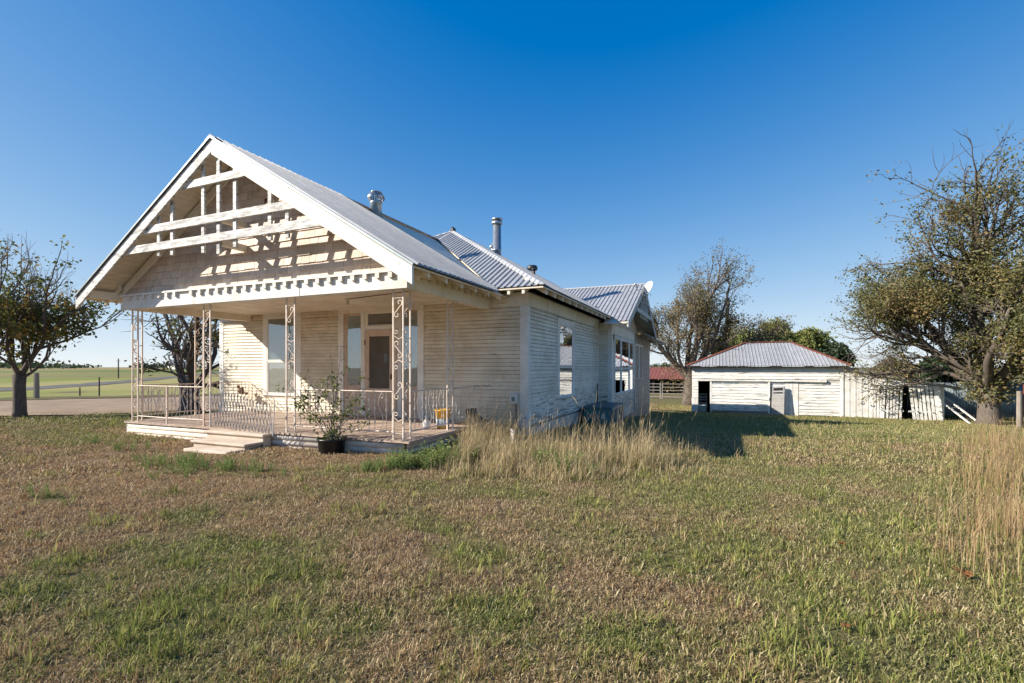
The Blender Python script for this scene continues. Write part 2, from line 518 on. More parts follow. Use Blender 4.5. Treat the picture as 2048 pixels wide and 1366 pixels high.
strip('gravel_road', [(-45, -22), (-24, 2.8), (-19.6, 7.3), (-17.6, 9.6), (-16.0, 11.6), (-15.7, 17), (-15.7, 60)],
      [(-60, -18), (-36, 3), (-28.7, 10.6), (-25.7, 14.0), (-23, 17), (-21.5, 24), (-21.5, 60)], 'gravel', 0.03, 160, 10)
strip('grass_field', [(-60, -16), (-36.3, 3.4), (-29, 11), (-26, 14.4), (-23.3, 17.4), (-21.8, 24.4), (-21.8, 60)],
      [(-120, -30), (-92, 22), (-75, 40), (-66, 52), (-56, 62), (-46, 76), (-30, 100)], 'wheat', 0.02, 90, 30)
strip('country_road', [(-60, -8), (-38.8, 14.4), (-43.3, 20.0), (-50.6, 27.7), (-90, 62), (-190, 150)],  # road edge points worked out from image pixels
      [(-70, -4), (-45.0, 16.7), (-49.8, 22.9), (-60.4, 32.6), (-99, 66), (-200, 150)], 'asphalt', 0.05, 80, 4)
strip('dry_verge', [(-60.3, -17), (-36.2, 3.2), (-28.9, 10.8), (-25.9, 14.2), (-23.2, 17.2), (-21.7, 24.2), (-21.7, 60)],
      [(-63, -15), (-38.2, 5.0), (-30.6, 12.6), (-27.3, 15.9), (-24.4, 18.6), (-22.9, 25), (-22.9, 60)], 'verge', 0.045, 120, 5)
strip('stubble_field', [(-120, -30), (-92, 22), (-75, 40), (-66, 52), (-56, 62), (-46, 76), (-30, 100)],
      [(-2600, -400), (-2200, 600), (-1900, 1200), (-1500, 1700), (-1200, 2000), (-900, 2300), (-300, 2600)], 'stubble', 0.04, 60, 30)

# ------------------------------------------------------------------ the farmhouse
Z = EYE                                  # heights below are measured from eye level, then lifted
XC = -8.6
PX0, PX1, PYF, YW = -12.25, -4.76, 6.69, 9.75
FLOOR, BEAM0, BEAM1, CEIL = Z - 1.22, Z + 1.29, Z + 1.60, Z + 1.46
HX0, HX1 = -13.45, -3.80
house = empty('farmhouse', (XC, YW, 0), 'old cream wooden farmhouse with gabled front porch and pale metal roof', 'house')
def H(mb, name, mat, parent=None, smooth=False):
    return mb.build(name, mat, parent or house, smooth)

class Wall:
    def __init__(s, o, d, n):
        s.o, s.d, s.n = Vector(o), Vector(d), Vector(n)
    def P(s, u, off, z):
        p = s.o + s.d * u + s.n * off
        return (p.x, p.y, z)
    def box(s, u0, u1, z0, z1, f0, f1):
        P = s.P
        m = MB()
        if s.d.cross(s.n).z > 0:
            return m.hexa([P(u0, f0, z0), P(u1, f0, z0), P(u1, f1, z0), P(u0, f1, z0), P(u0, f0, z1), P(u1, f0, z1), P(u1, f1, z1), P(u0, f1, z1)])
        return m.hexa([P(u0, f1, z0), P(u1, f1, z0), P(u1, f0, z0), P(u0, f0, z0), P(u0, f1, z1), P(u1, f1, z1), P(u1, f0, z1), P(u0, f0, z1)])
    def siding(s, u0, u1, z0, z1, e, mat, parent, openings=(), name='siding_board', thick=0.032, jit=0.0018, gone=()):
        k = 0; z = z0
        while z < z1 - 0.01:
            top = min(z + e, z1)
            zm = (z + top) / 2
            segs = [(u0, u1)]
            for (a, b, c, d) in openings:
                if c < zm < d:
                    out = []
                    for (p, q) in segs:
                        if a > p: out.append((p, min(a, q)))
                        if b < q: out.append((max(b, p), q))
                    segs = [(p, q) for p, q in out if q - p > 0.02]
            for (p, q) in segs:
                # long courses are broken by a butt joint
                cuts = [p, q]
                if q - p > 3.4:
                    cuts = [p, p + (q - p) * RNG.uniform(0.35, 0.65), q]
                for a, b in zip(cuts, cuts[1:]):
                    if any(g[0] < (a + b) / 2 < g[1] and g[2] < zm < g[3] for g in gone):
                        continue
                    dz = RNG.uniform(-jit, jit); do = RNG.uniform(0, 0.003)
                    lo, hi = z + dz + e * (0.08 if e < 0.1 else 0.06), top + dz
                    P = s.P
                    q8 = [P(a + 0.0015, -0.004, lo), P(b - 0.0015, -0.004, lo), P(b - 0.0015, thick + do, lo), P(a + 0.0015, thick + do, lo),
                          P(a + 0.0015, -0.004, hi), P(b - 0.0015, -0.004, hi), P(b - 0.0015, 0.014, hi), P(a + 0.0015, 0.014, hi)]
                    m = MB()
                    m.hexa(q8)
                    m.build(name, mat, parent)
            z = top; k += 1

E_ = 0.086
front = Wall((0, YW, 0), (1, 0, 0), (0, -1, 0))
side = Wall((HX1, 0, 0), (0, 1, 0), (1, 0, 0))
BASE = Z - 1.28
FR0, FR1 = Z + 1.335, Z + 1.62
# wall cores of weathered wood, coloured dark as shadow in the siding gaps
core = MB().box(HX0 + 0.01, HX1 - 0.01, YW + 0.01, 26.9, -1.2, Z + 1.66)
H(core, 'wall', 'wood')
BAYX, BAY0, BAY1, REAR = -3.36, 16.6, 21.5, 26.9
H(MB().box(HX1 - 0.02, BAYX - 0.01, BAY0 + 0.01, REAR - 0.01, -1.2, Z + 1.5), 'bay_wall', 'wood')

# openings
W0 = (-11.70, -10.28, Z - 0.78, Z + 1.53)
D0 = (-8.99, -6.40, FLOOR, Z + 1.58)
front.siding(HX0 + 0.15, HX1 - 0.15, BASE, CEIL - 0.0, E_, 'siding', house, [W0, D0])
W1 = (11.86, 13.44, Z - 0.82, Z + 1.30)
side.siding(YW + 0.15, BAY0, BASE, FR0, E_, 'siding_side', house, [W1])
jog = Wall((0, BAY0, 0), (1, 0, 0), (0, -1, 0))
jog.siding(HX1 + 0.03, BAYX - 0.12, BASE, FR0 - 0.03, E_, 'siding_side', house)
bay = Wall((BAYX, 0, 0), (0, 1, 0), (1, 0, 0))
W2 = (17.05, 21.2, Z - 1.0, Z + 1.12)
bay.siding(BAY0 + 0.14, BAY1 - 0.1, BASE - 0.2, Z + 0.95, E_, 'siding_side', house, [W2])
W3 = (21.95, 24.3, Z - 0.55, Z + 1.06)
rearw = Wall((BAYX - 0.04, 0, 0), (0, 1, 0), (1, 0, 0))
rearw.siding(BAY1 + 0.03, REAR, Z - 1.85, Z + 1.0, E_ * 1.05, 'siding_side', house, [W3])

# corner boards, friezes, skirting
def trimbox(w, u0, u1, z0, z1, f0, f1, name, mat='trim', par=None):
    o = H(w.box(u0, u1, z0, z1, f0, f1), name, mat, par)
    bevel(o, 0.004)
    return o
trimbox(front, HX1 - 0.145, HX1 + 0.034, BASE - 0.05, FR0, 0.0, 0.034, 'corner_board')
trimbox(side, YW - 0.0, YW + 0.145, BASE - 0.05, FR0, 0.0, 0.033, 'corner_board')
trimbox(front, HX0 - 0.03, HX0 + 0.145, BASE - 0.05, CEIL, 0.0, 0.034, 'corner_board')
trimbox(front, PX1 + 0.09, HX1 + 0.036, FR0 + 0.002, FR1, 0.0, 0.030, 'frieze_board', 'trim_cream')
trimbox(side, YW + 0.0, BAY0 - 0.05, FR0 + 0.002, FR1, 0.0, 0.028, 'frieze_board', 'trim_cream')
trimbox(front, HX0 - 0.03, PX0 - 0.09, FR0 - 0.02, FR1, 0.0, 0.030, 'frieze_board', 'trim_cream')
trimbox(jog, HX1 + 0.03, BAYX - 0.002, FR0 - 0.05, FR1 - 0.1, 0.0, 0.026, 'frieze_board', 'trim_cream')
trimbox(side, BAY0 - 0.09, BAY0 - 0.02, BASE, FR0, 0.0, 0.03, 'corner_board')
trimbox(jog, BAYX - 0.12, BAYX + 0.03, BASE - 0.2, FR0 - 0.05, 0.0, 0.03, 'corner_board')
trimbox(bay, BAY0 - 0.0, BAY0 + 0.13, BASE - 0.2, FR0 - 0.05, 0.0, 0.029, 'corner_board')
trimbox(bay, BAY0 + 0.0, BAY1, Z + 1.14, Z + 1.48, 0.0, 0.024, 'frieze_board', 'trim_cream')
trimbox(bay, BAY1 - 0.10, BAY1 + 0.02, BASE - 0.2, Z + 1.14, 0.0, 0.028, 'corner_board')
trimbox(rearw, BAY1 + 0.03, REAR + 0.02, Z + 1.0, Z + 1.30, 0.0, 0.026, 'frieze_board', 'trim_cream')
trimbox(rearw, REAR - 0.13, REAR + 0.02, Z - 2.45, Z + 1.0, 0.0, 0.034, 'corner_board')
for i in range(6):      # skirting courses under the siding
    z1 = BASE - 0.055 - i * 0.11
    H(front.box(PX1 + 0.02, HX1 - 0.0, z1 - 0.105, z1, -0.05, -0.004 + 0.003 * (i % 2)), 'skirting_board', 'skirt')
    H(side.box(YW + 0.02, BAY0 - 0.02, z1 - 0.105, z1, -0.05, -0.006 + 0.003 * (i % 2)), 'skirting_board', 'skirt')
for i in range(6):
    z1 = Z - 1.87 - i * 0.11
    H(rearw.box(BAY1 + 0.0, REAR - 0.01, z1 - 0.105, z1, -0.05, 0.012 + 0.003 * (i % 2)), 'skirting_board', 'skirt')
for i in range(4):
    z1 = BASE - 0.22 - i * 0.11
    H(bay.box(BAY0 + 0.05, BAY1, z1 - 0.105, z1, -0.05, 0.004 + 0.003 * (i % 2)), 'skirting_board', 'skirt')

# windows ------------------------------------------------------------
def window(w, u0, u1, z0, z1, name='window', cas=0.12, cap=True, shade=None, glass='glass', sash_mat='trim', split=0.5, back='blinddark', sill=True, trim='trim'):
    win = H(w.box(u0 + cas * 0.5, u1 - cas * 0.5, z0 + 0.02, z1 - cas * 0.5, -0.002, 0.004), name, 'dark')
    def P(a, b, c, d, f0, f1, nm, mt):
        o = w.box(a, b, c, d, f0, f1).build(nm, mt, win); bevel(o, 0.003); return o
    win_parent = win
    P(u0, u0 + cas, z0, z1 - cas, 0.0, 0.036, 'casing', trim); P(u1 - cas, u1, z0, z1 - cas, 0.0, 0.036, 'casing', trim)
    P(u0, u1, z1 - cas + 0.002, z1 - 0.03 if cap else z1, 0.0, 0.038, 'casing', trim)
    if cap: P(u0 - 0.04, u1 + 0.04, z1 - 0.03, z1 + 0.01, 0.0, 0.07, 'cap', trim)
    if sill: P(u0 - 0.03, u1 + 0.03, z0 - 0.035, z0 - 0.002, 0.0, 0.075, 'sill', trim)
    a, b, c, d = u0 + cas + 0.002, u1 - cas - 0.002, z0 + 0.002, z1 - cas
    mid = c + (d - c) * split
    sw = 0.04
    for (lo, hi, off) in ((c, mid, 0.016), (mid, d, 0.022)):
        P(a, a + sw, lo, hi, 0.005, off + 0.008, 'sash', sash_mat); P(b - sw, b, lo, hi, 0.005, off + 0.008, 'sash', sash_mat)
        P(a + sw, b - sw, lo, lo + sw, 0.005, off + 0.008, 'sash', sash_mat); P(a + sw, b - sw, hi - sw, hi, 0.005, off + 0.008, 'sash', sash_mat)
        P(a + sw, b - sw, lo + sw, hi - sw, off - 0.003, off, 'pane', glass)
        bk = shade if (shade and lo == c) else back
        P(a + sw, b - sw, lo + sw, hi - sw, 0.0045, 0.008, 'curtain_or_dark', bk)  # with the dark backing this sheet paints the unlit room black
    return win
window(front, -11.70, -10.28, Z - 0.75, Z + 1.52, cas=0.155, shade='shade', split=0.43)
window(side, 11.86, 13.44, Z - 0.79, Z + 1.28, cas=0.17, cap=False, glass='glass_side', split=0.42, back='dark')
# triple and double windows share one casing each
def gang(w, u0, u1, z0, z1, cuts, split, cas=0.10):
    edges = [u0] + cuts + [u1]
    for a, b in zip(edges, edges[1:]):
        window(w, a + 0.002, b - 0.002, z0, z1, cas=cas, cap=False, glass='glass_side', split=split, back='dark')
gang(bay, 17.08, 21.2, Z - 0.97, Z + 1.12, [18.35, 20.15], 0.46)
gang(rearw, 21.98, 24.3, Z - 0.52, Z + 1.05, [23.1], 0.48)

# front door with sidelights and transom -----------------------------
def FB(u0, u1, z0, z1, f0, f1, nm, mt, par=None):
    o = front.box(u0, u1, z0, z1, f0, f1).build(nm, mt, par or house); bevel(o, 0.003); return o
door = FB(-8.97, -6.42, FLOOR, Z + 1.38, -0.002, 0.006, 'doorway', 'trim_cream')
def DB(*a): return FB(*a, par=door)
DB(-8.99, -8.82, FLOOR, Z + 1.36, 0.0, 0.045, 'casing', 'trim'); DB(-6.57, -6.40, FLOOR, Z + 1.36, 0.0, 0.045, 'casing', 'trim')
DB(-8.99, -6.40, Z + 1.362, Z + 1.55, 0.0, 0.047, 'head_casing', 'trim_cream'); DB(-9.06, -6.33, Z + 1.55, Z + 1.585, 0.0, 0.085, 'cap', 'trim_cream')
DB(-8.82, -8.72, FLOOR, Z + 1.36, 0.006, 0.022, 'jamb', 'door')
DB(-8.265, -8.145, FLOOR, Z + 1.36, 0.006, 0.040, 'mullion', 'trim'); DB(-7.155, -7.035, FLOOR, Z + 1.36, 0.006, 0.040, 'mullion', 'trim')
for (a, b) in ((-8.70, -8.27), (-7.03, -6.58)):
    DB(a, b, Z - 0.46, Z + 1.30, 0.007, 0.011, 'curtain_or_dark', 'blinddark'); DB(a, b, Z - 0.46, Z + 1.30, 0.014, 0.017, 'pane', 'glass')
    DB(a, b, Z - 0.52, Z - 0.46, 0.006, 0.03, 'rail', 'door'); DB(a, b, FLOOR + 0.02, Z - 0.52, 0.006, 0.02, 'panel', 'door')
    DB(a, b, Z + 1.30, Z + 1.36, 0.006, 0.028, 'rail', 'door')
DB(-8.14, -7.16, Z + 0.93, Z + 1.02, 0.006, 0.036, 'transom_bar', 'trim')
DB(-8.06, -7.24, Z + 1.05, Z + 1.32, 0.007, 0.012, 'transom_pane', 'glass_side'); DB(-8.14, -8.06, Z + 1.02, Z + 1.36, 0.006, 0.03, 'rail', 'trim_cream')
DB(-7.24, -7.16, Z + 1.02, Z + 1.36, 0.006, 0.03, 'rail', 'trim_cream')
DB(-8.14, -8.00, FLOOR + 0.01, Z + 0.925, 0.012, 0.05, 'stile', 'door'); DB(-7.38, -7.16, FLOOR + 0.01, Z + 0.925, 0.012, 0.05, 'stile', 'door')
DB(-8.0, -7.38, Z + 0.76, Z + 0.925, 0.012, 0.049, 'rail', 'door'); DB(-8.0, -7.38, FLOOR + 0.01, Z - 0.53, 0.012, 0.049, 'kick_panel', 'door')
DB(-8.0, -7.38, Z - 0.53, Z + 0.76, 0.014, 0.020, 'screen', 'screen')
DB(-7.56, -7.46, Z + 0.12, Z + 0.33, 0.021, 0.023, 'paper_note', 'blinddark')
DB(-7.34, -7.30, Z - 0.30, Z - 0.18, 0.05, 0.075, 'handle', 'rust'); DB(-8.145, -8.105, Z + 0.55, Z + 0.68, 0.05, 0.056, 'hinge', 'rust')

# porch floor, skirting, beams ---------------------------------------
x = PX0 - 0.05; k = 0
while x < PX1 + 0.03:
    w = 0.118
    dz = RNG.uniform(-0.004, 0.003)
    H(MB().box(x, x + w - 0.004, PYF - 0.085 - RNG.uniform(0, 0.004), YW - 0.035, FLOOR - 0.035 + dz, FLOOR + dz), 'floor_plank', 'floor')
    x += w
H(MB().box(PX0, PX1, PYF + 0.02, PYF + 0.10, -0.3, FLOOR - 0.05), 'rim_joist', 'skirt')
H(MB().box(PX1 - 0.09, PX1 - 0.02, PYF + 0.11, YW - 0.06, -0.3, FLOOR - 0.05), 'rim_joist', 'skirt')
H(MB().box(PX0 + 0.02, PX0 + 0.09, PYF + 0.11, YW - 0.06, -0.3, FLOOR - 0.05), 'rim_joist', 'skirt')
for i in range(3):
    z1 = FLOOR - 0.05 - i * 0.10
    m = MB().tube([(PX0 + 0.06, PYF - 0.012, z1 - 0.05), (PX1 - 0.02, PYF - 0.012, z1 - 0.05)], 0.056, 12)
    H(m, 'skirting_board', 'skirt', smooth=True)
    m = MB().tube([(PX1 - 0.01, PYF + 0.02, z1 - 0.05), (PX1 - 0.01, YW - 0.05, z1 - 0.05)], 0.046, 8)
    H(m, 'skirting_board', 'skirt', smooth=True)
H(MB().box(PX0 - 0.02, PX0 + 0.06, PYF - 0.05, PYF + 0.018, -0.2, FLOOR - 0.04), 'skirting_post', 'worn')
for xa_, xb_, dz_ in ((PX0 - 0.10, -9.905, 0.0), (-9.90, -7.005, -0.003), (-7.0, PX1 + 0.10, 0.0)):
    bevel(H(MB().box(xa_, xb_, PYF - 0.10 + dz_, PYF + 0.12, BEAM0 + dz_, BEAM1 - 0.03), 'porch_beam', 'trim'), 0.006)
bevel(H(MB().box(PX1 - 0.10, PX1 + 0.098, PYF + 0.121, YW - 0.03, BEAM0 + 0.001, BEAM1 - 0.03), 'porch_beam', 'trim_cream'), 0.006)
bevel(H(MB().box(PX0 - 0.098, PX0 + 0.10, PYF + 0.121, YW - 0.03, BEAM0 + 0.001, BEAM1 - 0.03), 'porch_beam', 'trim_cream'), 0.006)
for a, b in ((-12.37, -9.9), (-9.895, -7.3), (-7.295, -4.63)):
    H(MB().box(a, b, PYF - 0.15, PYF + 0.02, BEAM1 - 0.028, BEAM1 + 0.012), 'ledge_moulding', 'trim')
H(MB().box(PX1 + 0.06, PX1 + 0.145, PYF + 0.021, YW - 0.03, BEAM1 - 0.028, BEAM1 + 0.010), 'ledge_moulding', 'trim_cream')
dent = MB().box(-0.04, 0.04, -0.05, 0.0, -0.085, 0.0)
dme = dent.mesh('dentil'); dme.materials.append(M['trim'])
dx = 0.262
for i in range(29):
    xx = PX1 + 0.055 - i * dx
    if xx < PX0 - 0.08 or i == 21: continue
    o = link('dentil', dme, None, house); o.location = (xx, PYF - 0.10, BEAM1 - 0.032 + RNG.uniform(-0.004, 0.002))
    o.rotation_euler = (0, RNG.uniform(-0.05, 0.05), 0)
dme2 = MB().box(0, 0.05, -0.04, 0.04, -0.085, 0.0).mesh('dentil'); dme2.materials.append(M['trim_cream'])
for i in range(11):
    o = link('dentil', dme2, None, house); o.location = (PX1 + 0.098, PYF + 0.32 + i * 0.262, BEAM1 - 0.032)
x = PX0 + 0.1
while x < PX1 - 0.1:       # ceiling boards
    w = min(0.36, PX1 - 0.1 - x)
    H(MB().box(x, x + w - 0.003, PYF + 0.12, YW - 0.03, CEIL, CEIL + 0.02), 'ceiling_board', 'soffit')
    x += w
lamp = H(MB().lathe([(0.055, 0.02), (0.055, 0.0), (0.035, -0.02), (0.03, -0.055), (0.04, -0.07), (0.045, -0.11), (0.02, -0.13)], (-7.26, 8.12, CEIL - 0.02), 12), 'porch_lamp', 'offwhite', smooth=True)
H(MB().tube([(-7.2, 8.12, CEIL - 0.012), (-5.2, 7.7, CEIL - 0.012)], 0.008, 5), 'conduit', 'rust')

# gable: shingles, bargeboards, stick work ---------------------------
YO = PYF - 0.65
SL = 0.612
APEX = Z + 4.26          # top of metal at the ridge
EXL, EXR = XC - 4.42, XC + 4.42
def roofz(x): return APEX - SL * abs(x - XC)
# wall behind shingles
gz0 = BEAM1
gw = MB()
hw = (roofz(XC) - 0.16 - gz0) / SL
gw.add([(XC - hw, PYF + 0.03, gz0), (XC + hw, PYF + 0.03, gz0), (XC, PYF + 0.03, gz0 + hw * SL), (XC - hw, PYF + 0.12, gz0), (XC + hw, PYF + 0.12, gz0), (XC, PYF + 0.12, gz0 + hw * SL)],
       [(0, 1, 2), (3, 5, 4), (0, 3, 4, 1), (1, 4, 5, 2), (2, 5, 3, 0)])
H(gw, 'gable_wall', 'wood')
# shingles: one object each, clipped under the rakes
z = gz0 + 0.01; row = 0; exp = 0.152; count = 0
while z < APEX - 0.35:
    hwz = (roofz(XC) - 0.17 - z) / SL
    x = XC - hwz - RNG.uniform(0, 0.2)
    yb = PYF + 0.012
    while x < XC + hwz:
        w = RNG.uniform(0.15, 0.34)
        a, b = max(x, XC - hwz), min(x + w - 0.007, XC + hwz)
        x += w
        if b - a < 0.02: continue
        drop = RNG.uniform(-0.008, 0.006)
        top = z + exp + 0.02
        ta = min(top, roofz(a) - 0.15); tb = min(top, roofz(b) - 0.15)
        if min(ta, tb) <= z + 0.02:
            ta = max(ta, z + 0.02); tb = max(tb, z + 0.02)
        th = 0.022 + RNG.uniform(0, 0.006)
        MB().hexa([(a, yb - th, z + drop), (b, yb - th, z + drop), (b, yb + 0.01, z + drop), (a, yb + 0.01, z + drop),
                   (a, yb - 0.001, ta), (b, yb - 0.001, tb), (b, yb + 0.01, tb), (a, yb + 0.01, ta)]).build('shingle', 'shingle', house)
        count += 1
    z += exp; row += 1
# rake frieze boards on the gable wall
def rake(xa, xb, off0, depth, y0, y1, name, mat):
    za, zb = roofz(xa) - off0, roofz(xb) - off0
    m = MB().hexa([(xa, y0, za - depth), (xb, y0, zb - depth), (xb, y1, zb - depth), (xa, y1, za - depth),
                   (xa, y0, za), (xb, y0, zb), (xb, y1, zb), (xa, y1, za)])
    if xb < xa:
        m.f = [tuple(reversed(f)) for f in m.f]
    return bevel(H(m, name, mat), 0.005)
rake(XC, EXL + 0.30, 0.12, 0.20, PYF - 0.045, PYF - 0.004, 'rake_frieze', 'trim_cream')
rake(XC, EXR - 0.30, 0.12, 0.20, PYF - 0.045, PYF - 0.004, 'rake_frieze', 'trim_cream')
# bargeboards
rake(XC + 0.001, XC + 1.92, 0.045, 0.285, YO, YO + 0.045, 'bargeboard', 'trim')
rake(XC + 1.924, EXR, 0.047, 0.283, YO - 0.003, YO + 0.044, 'bargeboard', 'trim')
rake(XC - 0.001, XC - 2.35, 0.045, 0.235, YO, YO + 0.045, 'bargeboard', 'worn')
rake(XC - 2.355, EXL, 0.048, 0.233, YO + 0.002, YO + 0.046, 'bargeboard', 'worn')
# horizontal sticks and struts
for zc, h in ((Z + 3.49, 0.15), (Z + 2.765, 0.16), (Z + 2.40, 0.16)):
    hwz = (APEX - 0.14 - zc) / SL - 0.02
    bevel(H(MB().box(XC - hwz, XC + hwz, YO + 0.047, YO + 0.087, zc - h / 2, zc + h / 2), 'gable_rail', 'worn'), 0.006)
for sx, zlo in ((-10.29, 2.22), (-9.88, 2.20), (-8.965, 2.16), (-8.54, 2.10), (-8.10, 2.18), (-7.22, 2.22), (-6.81, 2.22)):
    zt = roofz(sx) - 0.2
    bevel(H(MB().box(sx - 0.045, sx + 0.045, YO + 0.089, YO + 0.130, Z + zlo, zt), 'gable_strut', 'worn'), 0.005)
for zc in (2.32, 2.76):   # outlookers from the wall to the stick work
    bevel(H(MB().box(XC + 0.03, XC + 0.13, YO + 0.132, PYF + 0.02, Z + zc - 0.06, Z + zc + 0.06), 'outlooker', 'trim_cream'), 0.005)
for sgn in (-1, 1):       # eave lookout beams at the wall foot
    xx = XC + sgn * 4.0
    bevel(H(MB().box(xx - 0.06, xx + 0.06, YO + 0.05, PYF + 0.5, roofz(xx) - 0.30, roofz(xx) - 0.13), 'outlooker', 'trim_cream'), 0.005)
H(MB().box(XC + 0.62, XC + 0.80, PYF - 0.03, PYF + 0.01, Z + 3.05, Z + 3.22), 'gable_vent', 'rust')
# roof deck boards over the porch, boards run along the ridge
cs = 1 / math.sqrt(1 + SL * SL)
for sgn in (-1, 1):
    t = 0.0; L = 4.40 / cs
    while t < L - 0.02:
        w = min(0.14, L - t)
        x0 = XC + sgn * t * cs; x1 = XC + sgn * (t + w - 0.009) * cs
        d0 = 0.045; d1 = 0.070 + RNG.uniform(0, 0.003)
        y1 = YW + 0.2 + max(0, (4.4 - abs((x0 + x1) / 2 - XC))) * 0.9
        q = [(x0, YO + 0.05, roofz(x0) - d1), (x1, YO + 0.05, roofz(x1) - d1), (x1, y1, roofz(x1) - d1), (x0, y1, roofz(x0) - d1),
             (x0, YO + 0.05, roofz(x0) - d0), (x1, YO + 0.05, roofz(x1) - d0), (x1, y1, roofz(x1) - d0), (x0, y1, roofz(x0) - d0)]
        m = MB().hexa(q)
        if sgn < 0: m.f = [tuple(reversed(f)) for f in m.f]
        H(m, 'deck_board', 'soffit')
        t += w
# rafter tails at the porch eaves
for sgn in (-1, 1):
    for y in np.arange(YO + 0.55, YW - 0.3, 0.55):
        xa, xb = XC + sgn * 3.8, XC + sgn * 4.36
        m = MB().hexa([(xa, y - 0.025, roofz(xa) - 0.20), (xb, y - 0.025, roofz(xb) - 0.17), (xb, y + 0.025, roofz(xb) - 0.17), (xa, y + 0.025, roofz(xa) - 0.20),
                       (xa, y - 0.025, roofz(xa) - 0.075), (xb, y - 0.025, roofz(xb) - 0.075), (xb, y + 0.025, roofz(xb) - 0.075), (xa, y + 0.025, roofz(xa) - 0.075)])
        if sgn < 0: m.f = [tuple(reversed(f)) for f in m.f]
        H(m, 'rafter_tail', 'trim_cream')

# ribbed metal roofing ------------------------------------------------
def metal_slope(poly, parent, mat='roof', name='roof_panel', pitch=0.15, cover=0.90, rh=0.020, keep=None):
    """poly: convex, counter-clockwise seen from above; ribs run down the slope; one object per sheet"""
    P = [Vector(p) for p in poly]
    nrm = (P[1] - P[0]).cross(P[2] - P[0]).normalized()
    if nrm.z < 0: nrm = -nrm
    dn = Vector((nrm.x, nrm.y, 0)).normalized()
    v = (Vector((0, 0, 1)) - nrm * nrm.z).normalized()        # up the slope
    u = v.cross(nrm).normalized()
    o = P[0]
    us = [(p - o).dot(u) for p in P]; vs = [(p - o).dot(v) for p in P]
    u0, u1, v0, v1 = min(us), max(us), min(vs), max(vs)
    cen = sum(P, Vector()) / len(P)
    a = u0
    sheets = []
    while a < u1 - 0.01:
        b = min(a + cover, u1)
        prof = []
        x = a
        while x < b - 1e-4:
            e = min(x + pitch, b)
            prof.append((x, 0.0))
            if e - x > pitch * 0.9:
                prof += [(x + pitch - 0.042, 0.0), (x + pitch - 0.030, rh), (x + pitch - 0.012, rh), (x + pitch - 0.001, 0.0)]
            x = e
        prof.append((b, 0.0))
        lift = 0.003 * (len(sheets) % 2)
        bm = bmesh.new()
        lo = [bm.verts.new(o + u * x + v * (v0 - 0.01) + nrm * (h + lift)) for x, h in prof]
        hi = [bm.verts.new(o + u * x + v * (v1 + 0.01) + nrm * (h + lift)) for x, h in prof]
        for i in range(len(prof) - 1):
            bm.faces.new((lo[i], lo[i + 1], hi[i + 1], hi[i]))
        for i in range(len(P)):
            p, q = P[i], P[(i + 1) % len(P)]
            e = (q - p).normalized()
            out = e.cross(nrm).normalized()
            if (cen - p).dot(out) > 0: out = -out
            bmesh.ops.bisect_plane(bm, geom=bm.verts[:] + bm.edges[:] + bm.faces[:], plane_co=p, plane_no=out, clear_outer=True, dist=1e-5)
        if len(bm.faces) > 0:
            bmesh.ops.recalc_face_normals(bm, faces=bm.faces[:])
            me = bpy.data.meshes.new(name); bm.to_mesh(me)
            ob = link(name, me, mat, parent)
            md = ob.modifiers.new('sheet', 'SOLIDIFY'); md.thickness = 0.003; md.offset = -1
            sheets.append(ob)
        bm.free()
        a = b
    return sheets

def cap_strip(a, b, w, slope_l, slope_r, parent, mat='ridgecap', name='ridge_cap', lift=0.03, dn=None):
    """folded cap along a-b, wings of width w falling by the two given vectors"""
    a, b = Vector(a), Vector(b)
    L, Rr = Vector(slope_l).normalized() * w, Vector(slope_r).normalized() * w
    up = Vector((0, 0, lift)); th = Vector((0, 0, -0.006))
    m = MB()
    pts = [a + up + L, a + up, a + up + Rr, b + up + L, b + up, b + up + Rr]
    m.add(pts + [p + th for p in pts], [(0, 1, 4, 3), (1, 2, 5, 4), (6, 9, 10, 7), (7, 10, 11, 8), (0, 3, 9, 6), (2, 8, 11, 5), (0, 6, 7, 1), (1, 7, 8, 2), (3, 4, 10, 9), (4, 5, 11, 10)])
    return m.build(name, mat, parent)

EAVEZ = Z + 1.67
HIPX, HIPY = -3.25, 9.30
PEAK = Vector((XC, 14.90, Z + 4.80))
PSL = (PEAK.z - EAVEZ) / (XC - HIPX) * -1     # rise per metre on the sides
LX = 2 * XC - HIPX
# porch slopes: right and left, cut at the valleys
hs = (PEAK.z - EAVEZ) / (PEAK.y - HIPY)
def hipz(y): return EAVEZ + hs * (y - HIPY)
yv_r = HIPY + (APEX - EAVEZ) / hs           # where ridge meets the hip face
xv_e = (APEX - EAVEZ) / SL                  # half width at which the porch slope is as low as the hip eave
ER = EXR + 0.03
metal_slope([(ER, YO - 0.02, roofz(ER)), (ER, HIPY, roofz(ER)), (XC + xv_e, HIPY, EAVEZ), (XC, yv_r, APEX), (XC, YO - 0.02, APEX)], house, rh=0.036)
EL = EXL - 0.03
metal_slope([(EL, HIPY, roofz(EL)), (EL, YO - 0.02, roofz(EL)), (XC, YO - 0.02, APEX), (XC, yv_r, APEX), (XC - xv_e, HIPY, EAVEZ)], house, rh=0.026)
cap_strip((XC, YO - 0.03, APEX), (XC, yv_r, APEX), 0.17, (-1, 0, -SL), (1, 0, -SL), house, 'roof')
# verge trims
for s_, ex in ((1, EXR), (-1, EXL)):
    H(MB().bar((XC, YO - 0.025, APEX - 0.012), (ex + s_ * 0.03, YO - 0.025, roofz(ex + s_ * 0.03) - 0.012), 0.012, 0.035), 'verge_trim', 'corr')
